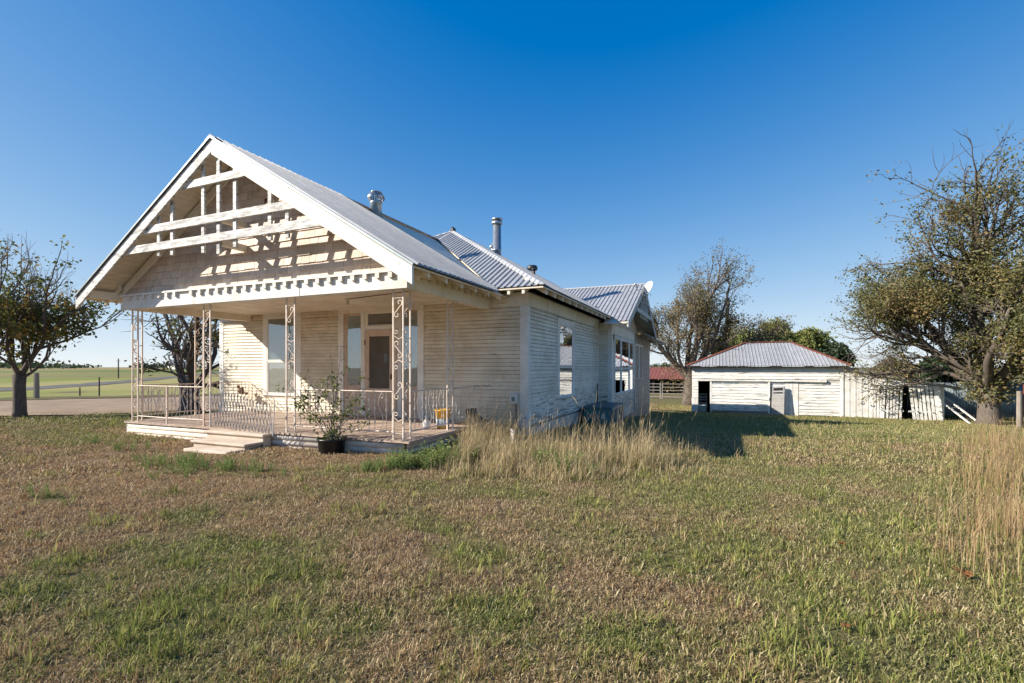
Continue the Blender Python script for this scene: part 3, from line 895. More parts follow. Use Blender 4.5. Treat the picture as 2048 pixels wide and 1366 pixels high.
# hip front face, split either side of the porch gable
metal_slope([(XC + xv_e, HIPY, EAVEZ), (HIPX, HIPY, EAVEZ), tuple(PEAK), (XC, yv_r, APEX)], house, rh=0.026)
metal_slope([(LX, HIPY, EAVEZ), (XC - xv_e, HIPY, EAVEZ), (XC, yv_r, APEX), tuple(PEAK)], house, rh=0.026)
# valley flashing
cap_strip((XC + xv_e, HIPY + 0.02, EAVEZ), (XC, yv_r, APEX), 0.10, (-1, -0.2, SL * 0.98), (0.1, 1, hs), house, 'roof', 'valley_flashing', 0.014)
# hip caps
REARY, RIDGE_END = 28.6, 17.4
MBACK = RIDGE_END + 5.6
cap_strip((HIPX, HIPY, EAVEZ), PEAK, 0.16, (-1, 0.0, 0.0), (0, 1, 0.0), house, 'ridgecap', 'hip_cap')
cap_strip((LX, HIPY, EAVEZ), PEAK, 0.16, (0, 1, 0), (1, 0, 0), house, 'ridgecap', 'hip_cap')
sideslope = (PEAK.z - EAVEZ) / (HIPX - XC)
def sidez(x): return PEAK.z - sideslope * (x - XC)
XE2 = -2.72
CGY, CGZ, CGX = 19.75, Z + 3.30, -2.65
cge = 15.90; cgs = (CGZ - (Z + 1.50)) / (CGY - cge)
XV = XC + (PEAK.z - CGZ) / sideslope
# main right slope, in convex pieces around the cross gable
metal_slope([(HIPX, HIPY, EAVEZ), (HIPX, cge + 0.36, EAVEZ), (XV, CGY, CGZ), tuple(PEAK)], house)
metal_slope([(XV, CGY, CGZ), (XC, RIDGE_END, PEAK.z), tuple(PEAK)], house)
metal_slope([(XV, CGY, CGZ), (HIPX, MBACK, EAVEZ), (XC, RIDGE_END, PEAK.z)], house)
metal_slope([(LX, MBACK, EAVEZ), (LX, HIPY, EAVEZ), tuple(PEAK), (XC, RIDGE_END, PEAK.z)], house)
metal_slope([(HIPX, MBACK, EAVEZ), (LX, MBACK, EAVEZ), (XC, RIDGE_END, PEAK.z)], house)
cap_strip((HIPX, MBACK, EAVEZ), (XC, RIDGE_END, PEAK.z), 0.16, (-1, 0, 0), (0, -1, 0), house, 'ridgecap', 'hip_cap')
# lower roof over the back rooms
RRX, RRZ = -5.0, sidez(XE2) + 0.56 * 2.28
metal_slope([(XE2, 22.6, sidez(XE2)), (XE2, REARY, sidez(XE2)), (RRX, REARY - 2.2, RRZ), (RRX, 22.6, RRZ)], house)
metal_slope([(XE2, REARY, sidez(XE2)), (-12.5, REARY, sidez(XE2)), (-10.0, REARY - 2.2, RRZ), (RRX, REARY - 2.2, RRZ)], house)
metal_slope([(RRX, 22.6, RRZ), (RRX, REARY - 2.2, RRZ), (-10.0, REARY - 2.2, RRZ + 0.01), (-10.0, 22.6, RRZ + 0.01)], house)
cap_strip(PEAK, (XC, RIDGE_END, PEAK.z), 0.16, (-1, 0, -sideslope), (1, 0, -sideslope), house, 'ridgecap')
H(MB().lathe([(0.13, 0), (0.10, 0.10), (0.03, 0.16)], (XC, PEAK.y, PEAK.z - 0.02), 6), 'hip_finial', 'galv_dark')
# cross gable over the bay
XD = HIPX + 0.29
metal_slope([(XD, cge, Z + 1.50), (CGX, cge, Z + 1.50), (CGX, CGY, CGZ), (XV, CGY, CGZ)], house, rh=0.026)
metal_slope([(CGX, CGY, CGZ), (CGX, 23.6, Z + 1.50), (XE2 - 0.4, 23.6, Z + 1.50), (XV, CGY, CGZ)], house)
cap_strip((CGX - 0.01, CGY, CGZ), (XV, CGY, CGZ), 0.13, (0, -1, -cgs), (0, 1, -cgs), house, 'ridgecap')
def cgz(y): return CGZ - cgs * abs(y - CGY)
for ya, yb in ((CGY, cge - 0.05), (CGY, 23.65)):
    m = MB().hexa([(CGX - 0.05, ya, cgz(ya) - 0.26), (CGX, ya, cgz(ya) - 0.26), (CGX, yb, cgz(yb) - 0.26), (CGX - 0.05, yb, cgz(yb) - 0.26),
                   (CGX - 0.05, ya, cgz(ya) - 0.02), (CGX, ya, cgz(ya) - 0.02), (CGX, yb, cgz(yb) - 0.02), (CGX - 0.05, yb, cgz(yb) - 0.02)])
    if yb < ya: m.f = [tuple(reversed(f)) for f in m.f]
    H(m, 'bargeboard', 'worn')
    m = MB().hexa([(CGX - 0.06, ya, cgz(ya) - 0.06), (CGX - 0.06, yb, cgz(yb) - 0.06), (BAYX - 0.1, yb, cgz(yb) - 0.06), (BAYX - 0.1, ya, cgz(ya) - 0.06),
                   (CGX - 0.06, ya, cgz(ya) - 0.03), (CGX - 0.06, yb, cgz(yb) - 0.03), (BAYX - 0.1, yb, cgz(yb) - 0.03), (BAYX - 0.1, ya, cgz(ya) - 0.03)])
    H(m, 'soffit_panel', 'soffit')
H(MB().box(CGX + 0.005, CGX + 0.04, CGY - 2.2, CGY + 2.2, Z + 1.98, Z + 2.14), 'gable_rail', 'worn')
for yy in (-0.9, -0.45, 0.0, 0.45, 0.9):
    H(MB().box(CGX - 0.05, CGX - 0.005, CGY + yy - 0.045, CGY + yy + 0.045, Z + 1.86, cgz(CGY + yy) - 0.2), 'gable_strut', 'worn')
m = MB(); hwb = 2.9
m.add([(BAYX - 0.01, CGY - hwb, Z + 1.48), (BAYX - 0.01, CGY + hwb, Z + 1.48), (BAYX - 0.01, CGY, CGZ - 0.12), (BAYX - 0.2, CGY - hwb, Z + 1.48), (BAYX - 0.2, CGY + hwb, Z + 1.48), (BAYX - 0.2, CGY, CGZ - 0.12)],
      [(0, 1, 2), (3, 5, 4), (0, 3, 4, 1), (1, 4, 5, 2), (2, 5, 3, 0)])
H(m, 'gable_wall', 'shingle')
# eave rafter tails and roof deck edges of the main roof
for y in np.arange(HIPY + 0.35, cge - 0.1, 0.58):
    m = MB().hexa([(HX1, y - 0.03, sidez(HX1) - 0.20), (HIPX - 0.05, y - 0.03, sidez(HIPX) - 0.15), (HIPX - 0.05, y + 0.03, sidez(HIPX) - 0.15), (HX1, y + 0.03, sidez(HX1) - 0.20),
                   (HX1, y - 0.03, sidez(HX1) - 0.06), (HIPX - 0.05, y - 0.03, sidez(HIPX) - 0.035), (HIPX - 0.05, y + 0.03, sidez(HIPX) - 0.035), (HX1, y + 0.03, sidez(HX1) - 0.06)])
    H(m, 'rafter_tail', 'trim_cream')
for xx in (-4.05, -3.72):
    m = MB().hexa([(xx - 0.03, HIPY + 0.04, EAVEZ - 0.14), (xx + 0.03, HIPY + 0.04, EAVEZ - 0.14), (xx + 0.03, YW, hipz(YW) - 0.22), (xx - 0.03, YW, hipz(YW) - 0.22),
                   (xx - 0.03, HIPY + 0.04, EAVEZ - 0.035), (xx + 0.03, HIPY + 0.04, EAVEZ - 0.035), (xx + 0.03, YW, hipz(YW) - 0.06), (xx - 0.03, YW, hipz(YW) - 0.06)])
    H(m, 'rafter_tail', 'trim_cream')
for y in np.arange(23.9, REARY - 0.2, 0.6):
    H(MB().bar((BAYX, y, sidez(BAYX) - 0.13), (XE2 - 0.06, y, sidez(XE2) - 0.10), 0.05, 0.11), 'rafter_tail', 'trim_cream')
def deck(q, name='roof_deck'):
    q = [Vector(p) for p in q]; dz = Vector((0, 0, -0.025)); n = len(q)
    m = MB()
    m.add([p + dz * 0.8 for p in q] + [p + dz * 1.9 for p in q], [tuple(range(n)), tuple(range(2 * n - 1, n - 1, -1))] + [(i, n + i, n + (i + 1) % n, (i + 1) % n) for i in range(n)])
    H(m, name, 'soffit')
deck([(HIPX - 0.02, HIPY + 0.02, EAVEZ), (HIPX - 0.02, cge + 0.3, EAVEZ), (XV, CGY, CGZ), (XC, CGY, PEAK.z), (XC, PEAK.y, PEAK.z)])
deck([(XC + xv_e, HIPY + 0.02, EAVEZ), (HIPX - 0.02, HIPY + 0.02, EAVEZ), tuple(PEAK), (XC, yv_r, APEX)])
deck([(XE2 - 0.02, 22.6, sidez(XE2)), (XE2 - 0.02, REARY - 0.02, sidez(XE2)), (RRX, REARY - 2.2, RRZ), (RRX, 22.6, RRZ)])
# front wall attic closure so that nothing is seen between eave and wall
H(MB().box(HX0 + 0.02, HX1 - 0.02, YW + 0.02, YW + 0.1, Z + 1.6, Z + 1.85), 'eave_blocking', 'trim_cream')

# vents and pipes on the roof ----------------------------------------
def turbine(c, s=1.0):
    base = H(MB().lathe([(0.15 * s, -0.25 * s), (0.15 * s, 0.10 * s), (0.165 * s, 0.12 * s), (0.165 * s, 0.15 * s), (0.13 * s, 0.16 * s)], c, 20), 'turbine_vent', 'galv', smooth=True)
    n = 18
    for i in range(n):
        a0 = 2 * math.pi * i / n
        m = MB(); pts = []
        for j in range(7):
            t = j / 6; z = 0.15 + 0.25 * t; r = 0.10 + 0.125 * math.sin(math.pi * (0.12 + 0.80 * t))
            for da, rr in ((-0.02, r), (0.22, r * 0.93)):
                a = a0 + da + 0.15 * t
                pts.append((c[0] + s * rr * math.cos(a), c[1] + s * rr * math.sin(a), c[2] + s * z))
        m.add(pts, [(2 * j, 2 * j + 1, 2 * j + 3, 2 * j + 2) for j in range(6)])
        m.build('fin', 'galv', base, True)
    MB().lathe([(0.17 * s, 0.395 * s), (0.14 * s, 0.42 * s), (0.03 * s, 0.435 * s)], c, 18).build('crown_plate', 'galv', base, True)
    return base
turbine((XC + 0.22, 10.45, APEX - 0.02), 1.0)
turbine((XC, 18.3, PEAK.z - 0.02), 0.85)
fl = H(MB().lathe([(0.155, -0.75), (0.155, 0.0), (0.168, 0.005), (0.168, 0.03), (0.155, 0.035), (0.15, 0.98)], (-7.58, 16.4, Z + 4.34), 20), 'flue_pipe', 'galv', smooth=True)
MB().lathe([(0.19, 0.98), (0.205, 1.0), (0.205, 1.075), (0.17, 1.08)], (-7.58, 16.4, Z + 4.34), 20).build('cap_band', 'galv', fl, True)
MB().lathe([(0.15, 1.08), (0.15, 1.16)], (-7.58, 16.4, Z + 4.34), 20).build('cap_throat', 'rust', fl, True)
MB().lathe([(0.205, 1.15), (0.205, 1.19), (0.10, 1.22)], (-7.58, 16.4, Z + 4.34), 20).build('cap_lid', 'galv', fl, True)
pv = H(MB().tube([(-6.0, 16.1, Z + 2.9), (-6.0, 16.1, Z + 3.46)], 0.05, 10), 'vent_pipe', 'rust', smooth=True)
MB().lathe([(0.095, 0), (0.10, 0.03), (0.05, 0.07)], (-6.0, 16.1, Z + 3.44), 10).build('pipe_cap', 'galv_dark', pv, True)
bt = H(MB().lathe([(0.24, 0.0), (0.26, 0.04), (0.26, 0.16), (0.2, 0.22), (0.05, 0.25)], (-8.25, 21.9, PEAK.z - 0.12), 16), 'box_vent', 'galv_dark', smooth=True)

# satellite dish on the cross gable ----------------------------------
dish = MB()
dn_ = Vector((-0.62, -0.60, 0.50)).normalized(); du = dn_.cross(Vector((0, 0, 1))).normalized(); dv = du.cross(dn_)
dc = Vector((CGX + 0.14, CGY - 0.50, Z + 2.98))
pts = [dc - dn_ * 0.06]; F = []
for i in range(1, 5):
    for j in range(20):
        a = 2 * math.pi * j / 20; r = 0.34 * i / 4
        pts.append(dc + du * r * math.cos(a) + dv * r * 1.12 * math.sin(a) + dn_ * (0.11 * (i / 4) ** 2 - 0.06))
for j in range(20):
    F.append((0, 1 + j, 1 + (j + 1) % 20))
for i in range(3):
    for j in range(20):
        F.append((1 + i * 20 + j, 1 + (i + 1) * 20 + j, 1 + (i + 1) * 20 + (j + 1) % 20, 1 + i * 20 + (j + 1) % 20))
dish.add(pts, F)
d = H(dish, 'satellite_dish', 'meter', smooth=True)
md = d.modifiers.new('shell', 'SOLIDIFY'); md.thickness = 0.008
feed = dc + dn_ * 0.52 - dv * 0.12
MB().tube([dc - dv * 0.46 - dn_ * 0.03, dc - dv * 0.40 + dn_ * 0.2, feed], 0.018, 6).build('feed_arm', 'grille', d)
MB().bar(feed - dn_ * 0.05, feed + dn_ * 0.08, 0.07, 0.07).build('receiver', 'offwhite', d)
MB().tube([dc - dn_ * 0.06, dc - dn_ * 0.14 - dv * 0.15, (CGX - 0.02, CGY - 0.5, cgz(CGY - 0.5) - 0.15)], 0.025, 8).build('mast', 'grille', d)

# ironwork columns ----------------------------------------------------
def scroll_pts(w, h):
    """an S scroll filling a w x h panel (local x, z)"""
    P = []
    r = w * 0.30
    cx, cz = w * 0.14, h * 0.28
    for i in range(12):
        a = math.radians(250 - i * 30); rr = r * (0.35 + 0.65 * i / 11)
        P.append((cx + rr * math.cos(a), cz + rr * math.sin(a)))
    Q = [(-x, -z) for x, z in reversed(P)]
    return P + Q
def scroll_mesh(w, h, mirror=1):
    P = scroll_pts(w, h)
    return MB().tube([(x * mirror, 0, z) for x, z in P], 0.0095, 5, bv=0.5).mesh('scroll')
def cee_mesh(w, h, flip=1):
    P = []
    r = w * 0.24
    for i in range(9):
        a = math.radians(-120 + i * 45); rr = r * (0.4 + 0.6 * i / 8)
        P.append((-w * 0.20 + rr * math.cos(a), flip * (h * 0.12 + rr * math.sin(a))))
    P += [(-w * 0.45, flip * h * 0.30), (w * 0.05, flip * h * 0.47), (w * 0.45, flip * h * 0.38)]
    return MB().tube([(x, 0, z) for x, z in P], 0.0095, 5).mesh('scroll')
SCR = [scroll_mesh(0.19, 0.36, 1), scroll_mesh(0.19, 0.36, -1), cee_mesh(0.19, 0.36, 1), cee_mesh(0.19, 0.36, -1)]
for s_ in SCR: s_.materials.append(M['iron'])
def panel_column(name, posts, panels):
    """posts: list of (x,y); panels: list of (centre x, y, angle)"""
    m = MB()
    for (px, py) in posts:
        m.box(px - 0.0125, px + 0.0125, py - 0.0125, py + 0.0125, FLOOR, BEAM0 + 0.005)
        m.box(px - 0.03, px + 0.03, py - 0.03, py + 0.03, FLOOR, FLOOR + 0.008)
    for (cx, cy, ang) in panels:
        d = Vector((math.cos(ang), math.sin(ang), 0)) * 0.095
        for zz in (FLOOR + 0.10, BEAM0 - 0.13):
            m.bar(Vector((cx, cy, zz)) - d, Vector((cx, cy, zz)) + d, 0.010, 0.010)
    c = H(m, name, 'iron')
    for (cx, cy, ang) in panels:
        z = BEAM0 - 0.31; k = 0
        while z > FLOOR + 0.22:
            o = link('scroll', SCR[(0, 3, 1, 2)[k % 4]], None, c)
            o.location = (cx, cy, z); o.rotation_euler = (0, 0, ang)
            z -= 0.345; k += 1
    return c
HP = math.pi / 2
panel_column('porch_column', [(-4.83, 6.72), (-5.03, 6.72), (-4.83, 6.92)], [(-4.93, 6.72, 0), (-4.83, 6.82, HP)])
panel_column('porch_column', [(-12.20, 6.72), (-12.00, 6.72), (-12.20, 6.92)], [(-12.10, 6.72, 0), (-12.20, 6.82, HP)])
panel_column('porch_column', [(-9.79, 6.72), (-9.59, 6.72)], [(-9.69, 6.72, 0)])
panel_column('porch_column', [(-7.47, 6.72), (-7.26, 6.72)], [(-7.365, 6.72, 0)])
panel_column('porch_column', [(-4.83, 8.15), (-4.83, 8.36)], [(-4.83, 8.255, HP)])
panel_column('porch_column', [(-12.20, 8.15), (-12.20, 8.36)], [(-12.20, 8.255, HP)])

# railings ------------------------------------------------------------
RT, RB = FLOOR + 0.80, FLOOR + 0.12
bal = MB().lathe([(0.007, 0), (0.007, 0.13), (0.021, 0.16), (0.007, 0.19), (0.007, 0.33), (0.021, 0.37), (0.007, 0.41), (0.007, 0.50), (0.021, 0.53), (0.007, 0.56), (0.007, 0.68)], (0, 0, 0), 4).mesh('baluster')
bal.materials.append(M['iron'])
fig = MB().tube([(0.05 * math.sin(t * 2 * math.pi) * (1 if t < 0.5 else 1), 0, 0.05 + 0.58 * t) for t in [i / 14 for i in range(15)]] + [(0.03, 0, 0.66), (0.055, 0, 0.63), (0.05, 0, 0.58), (0.02, 0, 0.57)], 0.008, 4).mesh('railing_scroll')
fig.materials.append(M['iron'])
def railing(a, b, fancy=(0.5,), post=None, step=0.118, z0=RB, z1=RT, missing=(), bend=0.0):
    a, b = Vector((*a, 0)), Vector((*b, 0))
    L = (b - a).length; d = (b - a).normalized(); ang = math.atan2(d.y, d.x)
    m = MB()
    mid = (a + b) / 2 + Vector((0, -bend, 0))
    for zz in (z0, z1):
        up = Vector((0, 0, zz))
        m.tube([a + up, mid + up, b + up], 0.013, 4)
    for e_ in (a, b):
        m.bar(e_ + Vector((0, 0, z0)), e_ + Vector((0, 0, z1)), 0.012, 0.012, (0, 1, 0))
    r = H(m, 'railing', 'iron')
    if post is not None:
        p = a + (b - a) * post + Vector((0, -bend, 0))
        MB().box(p.x - 0.013, p.x + 0.013, p.y - 0.013, p.y + 0.013, FLOOR, z1 + 0.02).build('post', 'iron', r)
    n = int(L / step)
    for i in range(1, n):
        t = i / n
        if any(abs(t - q) < 0.001 for q in missing): continue
        k = 1 - abs(2 * t - 1)
        p = a + d * L * t + Vector((0, -bend * k, 0))
        fan = any(abs(t - f) < 0.5 / n for f in fancy)
        o = link('railing_scroll' if fan else 'baluster', fig if fan else bal, None, r)
        o.location = (p.x, p.y, z0 + (0 if fan else 0.0))
        o.rotation_euler = (0, 0, ang)
        if not fan: o.scale = (1, 1, (z1 - z0) / 0.68)
    return r
railing((-11.98, 6.72), (-9.81, 6.72), (0.11, 0.28, 0.39, 0.61, 0.72, 0.89), 0.48, bend=0.03)
railing((-7.24, 6.72), (-5.05, 6.72), (0.11, 0.28, 0.39, 0.61, 0.72, 0.89), 0.48)
railing((-4.83, 6.94), (-4.83, 8.14), (0.2, 0.5, 0.8))
railing((-4.83, 8.38), (-4.83, 9.62), (0.3, 0.7))
railing((-12.20, 6.94), (-12.20, 8.14), (0.2, 0.5, 0.8))
railing((-12.20, 8.38), (-12.20, 9.68), (0.5,))

# electric meter box on the front wall
eb = H(front.box(-4.15, -3.98, Z - 0.80, Z - 0.57, 0.02, 0.12), 'meter_box', 'meter'); bevel(eb, 0.012, 2)
front.box(-4.10, -4.03, Z - 0.74, Z - 0.65, 0.12, 0.128).build('cover_plate', 'grille', eb)
MB().tube([(-4.03, YW - 0.05, Z - 0.80), (-4.03, YW - 0.045, Z - 1.05), (-4.05, YW - 0.05, Z - 1.15), (-4.05, YW - 0.045, Z - 1.45)], 0.012, 6).build('conduit', 'galv_dark', eb)
H(MB().tube([(BAYX + 0.05, BAY1 - 0.05, Z - 1.9), (BAYX + 0.05, BAY1 - 0.05, Z - 0.95)], 0.03, 8), 'drain_pipe', 'galv')
H(MB().tube([(-3.72, 16.1, Z - 1.4), (-3.72, 16.1, Z - 0.55)], 0.02, 8), 'drain_pipe', 'galv_dark')

# ------------------------------------------------------------------ things round the porch
steps = empty('porch_steps', (-8.45, 6.1, 0), 'pinkish concrete steps leading up to the porch between two iron columns', 'steps')
def SB(x0, x1, y0, y1, z0, z1, nm):
    o = MB().box(x0, x1, y0, y1, z0, z1).build(nm, 'concrete', steps); return bevel(o, 0.012, 2)
SB(-9.27, -7.72, 6.42, 6.60, -0.2, FLOOR - 0.075, 'riser'); SB(-9.31, -7.68, 6.38, 6.61, FLOOR - 0.074, FLOOR - 0.025, 'tread')
SB(-9.12, -7.74, 6.06, 6.40, -0.2, FLOOR - 0.20, 'riser'); SB(-9.16, -7.70, 6.02, 6.405, FLOOR - 0.199, FLOOR - 0.155, 'tread')
SB(-8.86, -7.74, 5.70, 6.05, -0.2, 0.035, 'landing_slab')

lat = empty('lattice_gate', (-8.4, 6.5, FLOOR), 'folding white metal lattice gate standing across the top of the porch steps', 'gate')
LN = 20
def lp(t, z): return Vector((-9.42 + 1.95 * t, 6.63 - 0.26 * t, z))
for i in range(LN):
    t = i / (LN - 1)
    lean = 0.075
    top = FLOOR + 0.66 + 0.07 * math.sin(t * 5) - 0.05 * t
    bot = FLOOR + 0.03 - 0.03 * t
    a, b = lp(min(1.02, t + lean), bot), lp(t - 0.02, top)
    MB().bar(a, b, 0.004, 0.016, (0, 1, 0.01)).build('lattice_slat', 'latt', lat)
    for s2 in range(3):
        z0, z1 = bot + (top - bot) * s2 / 3, bot + (top - bot) * (s2 + 1) / 3
        o1 = Vector((0, 0.012, 0))
        if t + 0.08 <= 1.02:
            MB().bar(lp(t + lean * (1 - s2 / 3) - 0.015, z0) + o1, lp(t + lean * (1 - (s2 + 1) / 3) + 0.05, z1) + o1, 0.004, 0.012, (0, 1, 0.01)).build('lattice_slat', 'lattback', lat)
MB().bar(lp(-0.03, FLOOR), lp(-0.03, FLOOR + 0.72), 0.018, 0.018, (0, 1, 0)).build('end_post', 'latt', lat)
MB().bar(lp(1.03, FLOOR - 0.03), lp(1.06, FLOOR + 0.62), 0.014, 0.014, (0, 1, 0)).build('end_post', 'latt', lat)

spare = empty('loose_railing', (-11.7, 9.5, FLOOR), 'loose iron railing piece with rusty leaf shape leaning against the lit wall', 'railing')
MB().tube([(-12.15, 9.52, FLOOR + 0.76), (-11.98, 9.55, FLOOR + 0.79), (-11.30, 9.50, FLOOR + 0.34), (-11.05, 9.46, FLOOR + 0.02)], 0.011, 5).build('handrail', 'iron', spare)
for q in range(5):
    xx = -12.05 + q * 0.15
    MB().tube([(xx, 9.52, FLOOR + 0.01), (xx, 9.54, FLOOR + 0.74 - max(0, q - 1) * 0.10)], 0.006, 4).build('baluster', 'iron', spare)
m = MB()
for q in range(9):
    a = RNG.uniform(0, 6.28); rr = RNG.uniform(0.02, 0.13)
    c = Vector((-12.35 + rr * math.cos(a) * 2.0, 9.47, FLOOR + 0.52 + rr * math.sin(a) * 1.2))
    m.tube([c, c + Vector((RNG.uniform(0.04, 0.1), 0.01, RNG.uniform(-0.06, 0.03))), c + Vector((RNG.uniform(0.12, 0.18), 0.0, RNG.uniform(-0.12, 0.0)))], [0.02, 0.045, 0.01], 5)
m.build('rusty_leaf', 'rust', spare)

bk = empty('bucket', (-5.05, 8.35, FLOOR), 'yellow plastic tub on the porch floor beside the side column', 'tub')
MB().lathe([(0.12, 0.0), (0.125, 0.02), (0.15, 0.34), (0.162, 0.345), (0.162, 0.37), (0.145, 0.37), (0.115, 0.05)], (-5.05, 8.35, FLOOR + 0.005), 18).build('body', 'yellow', bk, True)
MB().lathe([(0.129, 0.04), (0.141, 0.19)], (-5.05, 8.35, FLOOR + 0.006), 18).build('label_band', 'bluelabel', bk, True)
jg = empty('white_jug', (-5.28, 8.1, FLOOR), 'small white jug on the porch floor before the yellow tub', 'jug')
MB().lathe([(0.07, 0.0), (0.08, 0.02), (0.08, 0.13), (0.05, 0.17), (0.025, 0.19), (0.025, 0.22)], (-5.28, 8.1, FLOOR + 0.005), 14).build('body', 'offwhite', jg, True)
MB().lathe([(0.028, 0.215), (0.028, 0.245)], (-5.28, 8.1, FLOOR + 0.006), 10).build('cap', 'bluelabel', jg, True)

ramp = empty('leaning_board', (-4.4, 8.95, 0), 'dark blue grey board leaning from the ground onto the porch end', 'board')
a, b = Vector((-4.02, 9.02, 0.05)), Vector((-4.72, 8.95, FLOOR + 0.24))
bevel(MB().bar(a, b, 0.42, 0.03, (0.45, 0, 0.8)).build('board', 'rampgrey', ramp), 0.006)
bevel(MB().bar(b + Vector((0, -0.22, 0.03)), b + Vector((0, 0.22, 0.03)), 0.03, 0.16, (-0.2, 0, 1)).build('lip', 'rampgrey', ramp), 0.005)

stake = MB().hexa([(-3.62, 8.46, -0.1), (-3.55, 8.46, -0.1), (-3.55, 8.50, -0.1), (-3.62, 8.50, -0.1), (-3.62, 8.46, 0.33), (-3.56, 8.46, 0.27), (-3.56, 8.50, 0.27), (-3.62, 8.50, 0.33)]).build('wooden_stake', 'picket')
prop(stake, 'pale wooden stake standing in the tall grass near the house corner', 'stake')

# potted shrub
PXc, PYc = -6.05, 6.38
shrub = empty('potted_shrub', (PXc, PYc, 0), 'leggy green shrub in a round black pot before the porch', 'plant')
pot = MB().lathe([(0.185, 0.0), (0.20, 0.02), (0.225, 0.26), (0.24, 0.27), (0.24, 0.30), (0.22, 0.30), (0.215, 0.25)], (PXc, PYc, -0.01), 24).build('pot', 'pot', shrub, True)
MB().lathe([(0.214, 0.25), (0.05, 0.275)], (PXc, PYc, -0.01), 20).build('soil', 'soil', shrub)
sb, lf = MB(), MB()
rs = random.Random(5)
def leaf(lf, p, d, size, rs, bv=None, wide=0.5):
    d = Vector(d).normalized()
    s = d.cross(Vector((rs.uniform(-1, 1), rs.uniform(-1, 1), rs.uniform(-1, 1))))
    if s.length < 1e-3: s = Vector((1, 0, 0))
    s.normalize()
    n = s.cross(d) * size * 0.12
    s *= size * wide * 0.5
    p = Vector(p)
    lf.add([p, p + d * size * 0.45 + s + n, p + d * size, p + d * size * 0.45 - s + n], [(0, 1, 2), (0, 2, 3)], rs.random() if bv is None else bv)
stems = [(-0.10, 0.05, 1.52, -0.04), (0.16, 0.1, 1.5, 0.1), (-0.55, 0.0, 1.15, -0.1), (-0.75, -0.05, 0.62, 0), (0.55, 0.05, 0.85, 0), (0.85, -0.05, 0.65, 0), (0.35, -0.2, 0.95, 0), (-0.35, -0.2, 0.9, 0), (0.75, 0.1, 1.02, 0), (1.0, 0.0, 0.45, 0), (-0.95, 0.05, 0.95, 0), (0.05, -0.15, 1.05, 0)]
for (dx_, dy_, h_, bend_) in stems:
    b0 = Vector((PXc + rs.uniform(-0.06, 0.06), PYc + rs.uniform(-0.06, 0.06), 0.25))
    pts = []
    for i in range(8):
        t = i / 7
        pts.append(b0 + Vector((dx_ * t ** 1.2 + rs.uniform(-0.02, 0.02), dy_ * t + rs.uniform(-0.02, 0.02), h_ * t + bend_ * t * t)))
    sb.tube(pts, [0.009 * (1 - 0.7 * i / 7) for i in range(8)], 5)
    for i in range(2, 8):
        for q in range(2):
            dd = Vector((rs.uniform(-1, 1), rs.uniform(-1, 1), rs.uniform(-0.3, 0.8))).normalized()
            L = rs.uniform(0.08, 0.26)
            e = pts[i] + dd * L
            sb.tube([pts[i], (pts[i] + e) / 2 + Vector((0, 0, 0.02)), e], [0.004, 0.003, 0.002], 3)
            if rs.random() < 0.42:
                bvv = rs.random()
                for w_ in range(rs.randint(8, 15)):
                    leaf(lf, e + Vector((rs.gauss(0, 0.045), rs.gauss(0, 0.045), rs.gauss(0, 0.045))), (rs.uniform(-1, 1), rs.uniform(-1, 1), rs.uniform(-1.0, 0.4)), rs.uniform(0.05, 0.085), rs, min(1, max(0, bvv + rs.uniform(-0.3, 0.3))))
for q in range(120):
    a = rs.uniform(0, 6.28); r_ = rs.uniform(0, 0.24)
    leaf(lf, (PXc + r_ * math.cos(a), PYc + r_ * math.sin(a), 0.27 + rs.uniform(0, 0.12)), (math.cos(a), math.sin(a), rs.uniform(-0.6, 0.8)), rs.uniform(0.04, 0.07), rs, rs.random() * 0.6)
sb.build('stems', 'twig', shrub)
lf.build('leaves', 'leaf_pot', shrub, attr=True)

# air conditioner
AX0, AX1, AY0, AY1 = -3.62, -2.80, 13.9, 15.9
ag = gz(-3.2, 14.5)
ac = empty('condenser_unit', ((AX0 + AX1) / 2, 14.8, ag), 'teal air conditioning unit standing in tall grass beside the house wall', 'air conditioner')
AT = Z - 1.16
bevel(MB().box(AX0, AX1, AY0, AY1, ag - 0.1, AT - 0.05).build('cabinet', 'teal', ac), 0.015, 2)
bevel(MB().box(AX0 - 0.02, AX1 + 0.02, AY0 - 0.02, AY1 + 0.02, AT - 0.049, AT).build('lid', 'grille', ac), 0.012, 2)
for i in range(14):
    yy = AY0 + 0.12 + i * 0.132
    MB().box(AX1 + 0.001, AX1 + 0.022, yy, yy + 0.06, ag, AT - 0.10).build('louver', 'grille', ac)
MB().box(AX1 - 0.06, AX1 + 0.006, AY0 - 0.008, AY0 + 0.05, ag, AT - 0.055).build('corner_trim', 'grille', ac)
lg = MB()
lx, lz = AX1 - 0.24, AT - 0.30
for sx in (-0.052, 0.012):       # badge: two rounded uprights over a bar
    lg.tube([(lx + sx, AY0 - 0.006, lz), (lx + sx, AY0 - 0.006, lz + 0.08), (lx + sx + 0.02, AY0 - 0.006, lz + 0.105), (lx + sx + 0.04, AY0 - 0.006, lz + 0.08), (lx + sx + 0.04, AY0 - 0.006, lz)], 0.008, 4)
lg.box(lx - 0.075, lx + 0.075, AY0 - 0.008, AY0 - 0.002, lz - 0.03, lz - 0.012)
lg.build('badge', 'logo', ac)

# ------------------------------------------------------------------ garage and lean-to
GY = 27.0
GX0, GX1 = -1.24, 5.42
GG = -0.85                       # ground level there
GE = Z + 0.02                    # wall top
gar = empty('garage', (2.1, GY, GG), 'long low garage of flaking white boards with red-edged metal roof', 'garage')
INV_G = INV[gar.name]
def GB(mb, name, mat, par=None, smooth=False): return mb.build(name, mat, par or gar, smooth)
gf = Wall((0, GY, 0), (1, 0, 0), (0, -1, 0))
DEPTH = 6.0
DO = (-0.92, -0.36)              # open gap
